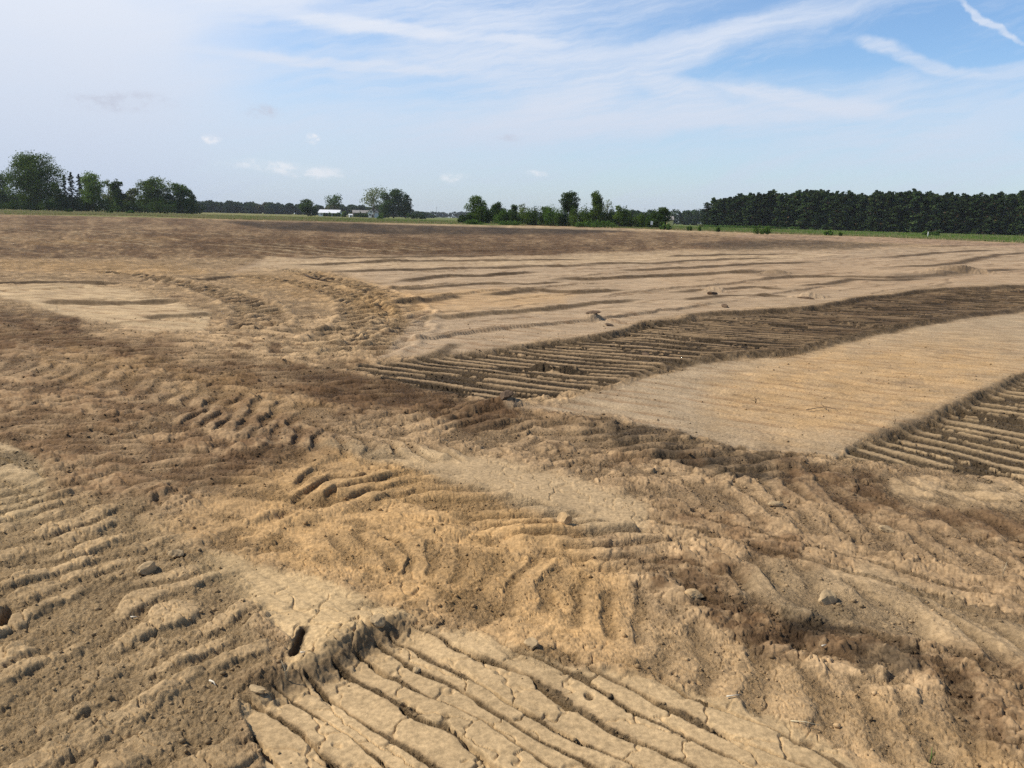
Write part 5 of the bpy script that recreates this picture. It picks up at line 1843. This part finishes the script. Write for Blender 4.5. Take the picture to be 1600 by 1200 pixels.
def clod_mesh(name, sx, sy, sz, seed, m_, sub=3):
    import bmesh
    rng = np.random.default_rng(seed)
    bm = bmesh.new()
    bmesh.ops.create_icosphere(bm, subdivisions=sub, radius=1)
    pl = rng.normal(size=(11, 3))
    pl /= np.linalg.norm(pl, axis=1)[:, None]
    off = rng.uniform(0.55, 0.9, 11)
    for v in bm.verts:
        p = np.array(v.co)
        for _ in range(2):
            for n_, o_ in zip(pl, off):
                e = p @ n_ - o_
                if e > 0:
                    p = p - n_ * e * 0.92
        p = p * (1 + 0.13 * float(gn(np.array([p[0] * 3.1 + seed]), np.array([p[1] * 3.1 + p[2] * 2.3]), seed)[0]))
        v.co = (p[0] * sx, p[1] * sy, p[2] * sz)
    me = bpy.data.meshes.new(name)
    bm.to_mesh(me)
    bm.free()
    me.materials.append(m_)
    return me


for i, (px_, py_, sx, sy, sz, m_, lb) in enumerate((
        (1291, 940, 0.050, 0.040, 0.040, CLODL, 'angular pale clod sitting left of the big pressed waves'),
        (755 + 128, 820, 0.055, 0.035, 0.045, CLODO, 'flat ochre clod tilted up at the end of the sandy ridges'),
        (1212, 790, 0.05, 0.03, 0.022, CLODL, 'thin plate of dry soil near the long open slit'),
        (230, 890, 0.05, 0.04, 0.03, CLODL, 'rounded pale clod on the upper left crawler ridges'),
        (275, 868, 0.045, 0.04, 0.028, CLODL, 'pale clod left of the cracked flat plate'),
        (590, 975, 0.035, 0.03, 0.030, CLODL, 'pale clod on the lip above the front wall of soil'),
        (402, 1078, 0.040, 0.02, 0.012, CLODL, 'small flat clod at the left tip of the front slats'),
        (650, 1050, 0.020, 0.018, 0.015, CLODL, 'little clod caught between two front slats'),
        (830, 1010, 0.035, 0.028, 0.02, CLODL, 'clod lying beside the upper edge of front slats'),
        (1385, 830, 0.05, 0.04, 0.025, CLODL, 'broken crust piece right of the dark wet patch'),
        (1085, 930, 0.045, 0.035, 0.022, CLODO, 'ochre clod at the edge of the sandy ground'),
        (790, 632, 0.09, 0.07, 0.035, CLODD, 'dark lump capping the mound at the strip corner'),
        (1010, 555, 0.09, 0.05, 0.025, CLODD, 'dark torn lump lying across the dark grooved strip'),
        (1132, 480, 0.12, 0.06, 0.05, CLODD, 'dark lump on the far rim of the grooved strip'),
        (1113, 455, 0.24, 0.14, 0.06, CLODD, 'larger dark clod heap on the smooth far strip'),
        (1258, 466, 0.26, 0.08, 0.035, CLODD, 'long flat dark clod right of the larger dark heap'),
        (928, 500, 0.15, 0.09, 0.03, CLODD, 'left one of two dark lumps on smooth mid strip'),
        (952, 505, 0.17, 0.08, 0.025, CLODD, 'right one of two dark lumps on smooth mid strip'))):
    X_, Y_, Z_ = place(px_, py_)
    o = link(bpy.data.objects.new('soil_clod', clod_mesh('soil_clod', sx, sy, sz, 300 + i, m_)))
    o.location = (X_, Y_, Z_ + sz * 0.35)
    o.rotation_euler = (random.uniform(-.3, .3), random.uniform(-.3, .3), random.uniform(0, 6))
    tag(o, lb, 'clod')


def stick(name, pts, r0, m_, label, cat, px_, py_, rz=0.0, branches=()):
    X_, Y_, Z_ = place(px_, py_)
    tl = [tube(pts, [r0 * (1 - 0.75 * i / (len(pts) - 1)) for i in range(len(pts))], 6)]
    for b_ in branches:
        tl.append(tube(b_, [r0 * 0.6 * (1 - 0.75 * i / (len(b_) - 1)) for i in range(len(b_))], 5))
    o = link(bpy.data.objects.new(name, pymesh(name, *join_tubes(tl), m_)))
    o.location = (X_, Y_, Z_)
    o.rotation_euler = (0, 0, rz)
    if name in ('root', 'twig'):
        o.scale = (0.72, 0.72, 0.6)
    tag(o, label, cat)
    return o


stick('stick', [(-0.30, 0.1, 0.16), (-0.1, 0.05, 0.10), (0.12, 0, 0.05), (0.34, -0.08, 0.03)], 0.030, STICK, 'dark broken branch lying by the turning tracks', 'stick', 495, 443, 0,
      [[(0.0, 0, 0.07), (0.12, 0.08, 0.14), (0.22, 0.1, 0.16)], [(0.1, 0, 0.05), (0.25, 0.05, 0.10), (0.4, 0.05, 0.09)]])
stick('root', [(-0.24, 0.0, 0.01), (-0.1, 0.03, 0.035), (0.02, 0.05, 0.05), (0.12, 0.02, 0.03), (0.15, 0.0, 0.01)], 0.007, STICK, 'forked dark root lying on the pale smooth strip', 'root', 1290, 642, 0,
      [[(0.0, 0.05, 0.045), (-0.02, 0.12, 0.08), (0.0, 0.16, 0.11)], [(0.02, 0.05, 0.04), (0.0, -0.04, 0.03), (0.04, -0.10, 0.01)]])
stick('root', [(0.0, 0.0, -0.02), (0.01, 0.0, 0.04), (-0.01, 0.01, 0.09), (0.02, 0.02, 0.11)], 0.008, STICK, 'short dark root stub standing up on the pale strip', 'root', 1180, 630, 0,
      [[(0.0, 0, 0.03), (-0.05, 0, 0.05), (-0.08, 0.0, 0.04)], [(0.0, 0, 0.05), (0.03, 0, 0.08), (0.05, 0.0, 0.08)]])
stick('twig', [(-0.06, 0.0, 0.01), (0.0, 0.02, 0.012), (0.07, 0.0, 0.01)], 0.004, STICK, 'thin dark twig flat on the pale strip left of the stub', 'twig', 1150, 618, 0.2)
stick('twig', [(0, 0, -0.01), (0.005, 0, 0.05), (-0.01, 0, 0.11)], 0.004, STICK, 'fine upright twig near the rim of the right grooved strip', 'twig', 1397, 668, 0.2, [[(0, 0, 0.04), (0.02, 0, 0.07), (0.03, 0, 0.09)]])
stick('straw', [(0, 0, -0.01), (0.004, 0, 0.035), (0.012, 0, 0.075)], 0.0022, STRAW, 'pale straw stalk standing up at the right edge of the soil', 'straw', 1566, 903, 0, [[(0.002, 0, 0.0), (-0.006, 0, 0.04), (-0.010, 0, 0.06)]])
stick('straw', [(-0.045, 0.01, 0.008), (0, 0, 0.012), (0.05, -0.01, 0.006)], 0.0022, STRAW, 'long pale straw lying low on the sandy ground at right', 'straw', 1258, 1133, 0.0)
stick('straw', [(-0.02, 0.01, 0.006), (0.02, -0.01, 0.01)], 0.0030, CHIP, 'short white straw bit on the sand above the front slats', 'straw', 1145, 1090, 0.6)
stick('straw', [(-0.018, 0.012, 0.012), (0.0, 0, 0.014), (0.012, -0.016, 0.010)], 0.0040, CHIP, 'white chip left of the tip of the front slats', 'straw', 334, 1070, 0)
stick('straw', [(-0.01, 0.01, 0.012), (0.014, -0.010, 0.010)], 0.0036, CHIP, 'pale straw bit among the left crawler ridges', 'straw', 210, 968, 0.9)
stick('straw', [(-0.008, 0.0, 0.01), (0.01, 0.0, 0.01)], 0.0040, CHIP, 'white fleck in the shaded soil under the front wall', 'straw', 473, 1023, 0.3)
stick('straw', [(-0.012, 0.0, 0.012), (0.012, 0.004, 0.012)], 0.0034, CHIP, 'white fleck on the tan sand right of the dark patch', 'straw', 1288, 1013, 0.3)
stick('sprout', [(0, 0, -0.01), (0.002, 0, 0.03), (0.0, 0, 0.055)], 0.0024, SPROUT, 'tiny green sprout near the bottom edge of the soil', 'sprout', 1453, 1192, 0, [[(0, 0, 0.01), (0.01, 0, 0.035), (0.014, 0, 0.04)]])
stick('sprout', [(0, 0, -0.01), (-0.004, 0, 0.04), (-0.016, 0, 0.07)], 0.0022, STRAW, 'dry sprig sticking up at the foot of the front wall', 'sprout', 447, 1055, 0, [[(0, 0, 0.01), (0.008, 0, 0.04), (0.012, 0, 0.05)]])


def crumbs():
    """loose crumbs of soil strewn over the worked ground"""
    rng = np.random.default_rng(31)
    pv, pf = [], []
    base = []
    for k in range(8):
        me = clod_mesh('tmp', 1, 0.8, 0.65, 900 + k, CLODL, 1)
        vv = np.empty(len(me.vertices) * 3, F32)
        me.vertices.foreach_get('co', vv)
        ff = np.empty(len(me.polygons) * 3, np.int32)
        me.polygons.foreach_get('vertices', ff)
        base.append((vv.reshape(-1, 3), ff.reshape(-1, 3)))
        bpy.data.meshes.remove(me)
    n = 11000
    cand = np.nonzero((RAD > 1.6) & (RAD < 14) & (np.abs(U - 800) < 950) & (V < 1300))[0]
    wts = np.clip(GRIT[cand], 0.03, 1) ** 1.5 * (STEP[cand] * RAD[cand]) / RAD[cand] ** 0.9
    pick = rng.choice(cand, n, p=(wts / wts.sum()).astype(float))
    cols = np.empty((0, 4), F32)
    off = 0
    VV, FF, CC = [], [], []
    for i, g_ in enumerate(pick):
        bv, bf = base[i % 8]
        s_ = min(0.014, 0.0030 + rng.exponential(0.0024)) * (1 + RAD[g_] * 0.05)
        a_ = rng.uniform(0, 6.28)
        ca, sa = math.cos(a_), math.sin(a_)
        v = bv * s_
        v = np.stack([v[:, 0] * ca - v[:, 1] * sa, v[:, 0] * sa + v[:, 1] * ca, v[:, 2]], 1)
        v += np.array([X[g_], Y[g_], Z[g_] + s_ * 0.3])
        VV.append(v)
        FF.append(bf + off)
        off += len(v)
        CC.append(np.tile(np.append(C[g_] * rng.uniform(0.7, 1.1), 1).astype(F32), (len(v), 1)))
    me = mesh_from('soil_crumbs', np.concatenate(VV), np.concatenate(FF), ground.data.materials[0])
    a_ = me.attributes.new('soil', 'FLOAT_COLOR', 'POINT')
    a_.data.foreach_set('color', np.concatenate(CC).ravel())
    return me


cr_ = link(bpy.data.objects.new('soil_crumbs', crumbs()))
tag(cr_, 'loose crumbs of soil strewn over the churned ground', None, None, 'stuff')

# ------------------------------------------------------------------ air
hv, hf = box(-2500, 2500, -2500, 2500, -1.6, 36)
hz = link(bpy.data.objects.new('haze', pymesh('haze', hv, hf, bpy.data.materials.new('haze'), False)))
hz['kind'] = 'stuff'
hz['label'] = 'thin pale haze in the air over the whole field'
hm = hz.data.materials[0]
hm.use_nodes = True
hm.node_tree.nodes.clear()
ho = hm.node_tree.nodes.new('ShaderNodeOutputMaterial')
pv = hm.node_tree.nodes.new('ShaderNodeVolumePrincipled')
pv.inputs['Color'].default_value = (0.86, 0.92, 1.0, 1)
pv.inputs['Density'].default_value = 0.00010
hm.node_tree.links.new(pv.outputs[0], ho.inputs['Volume'])
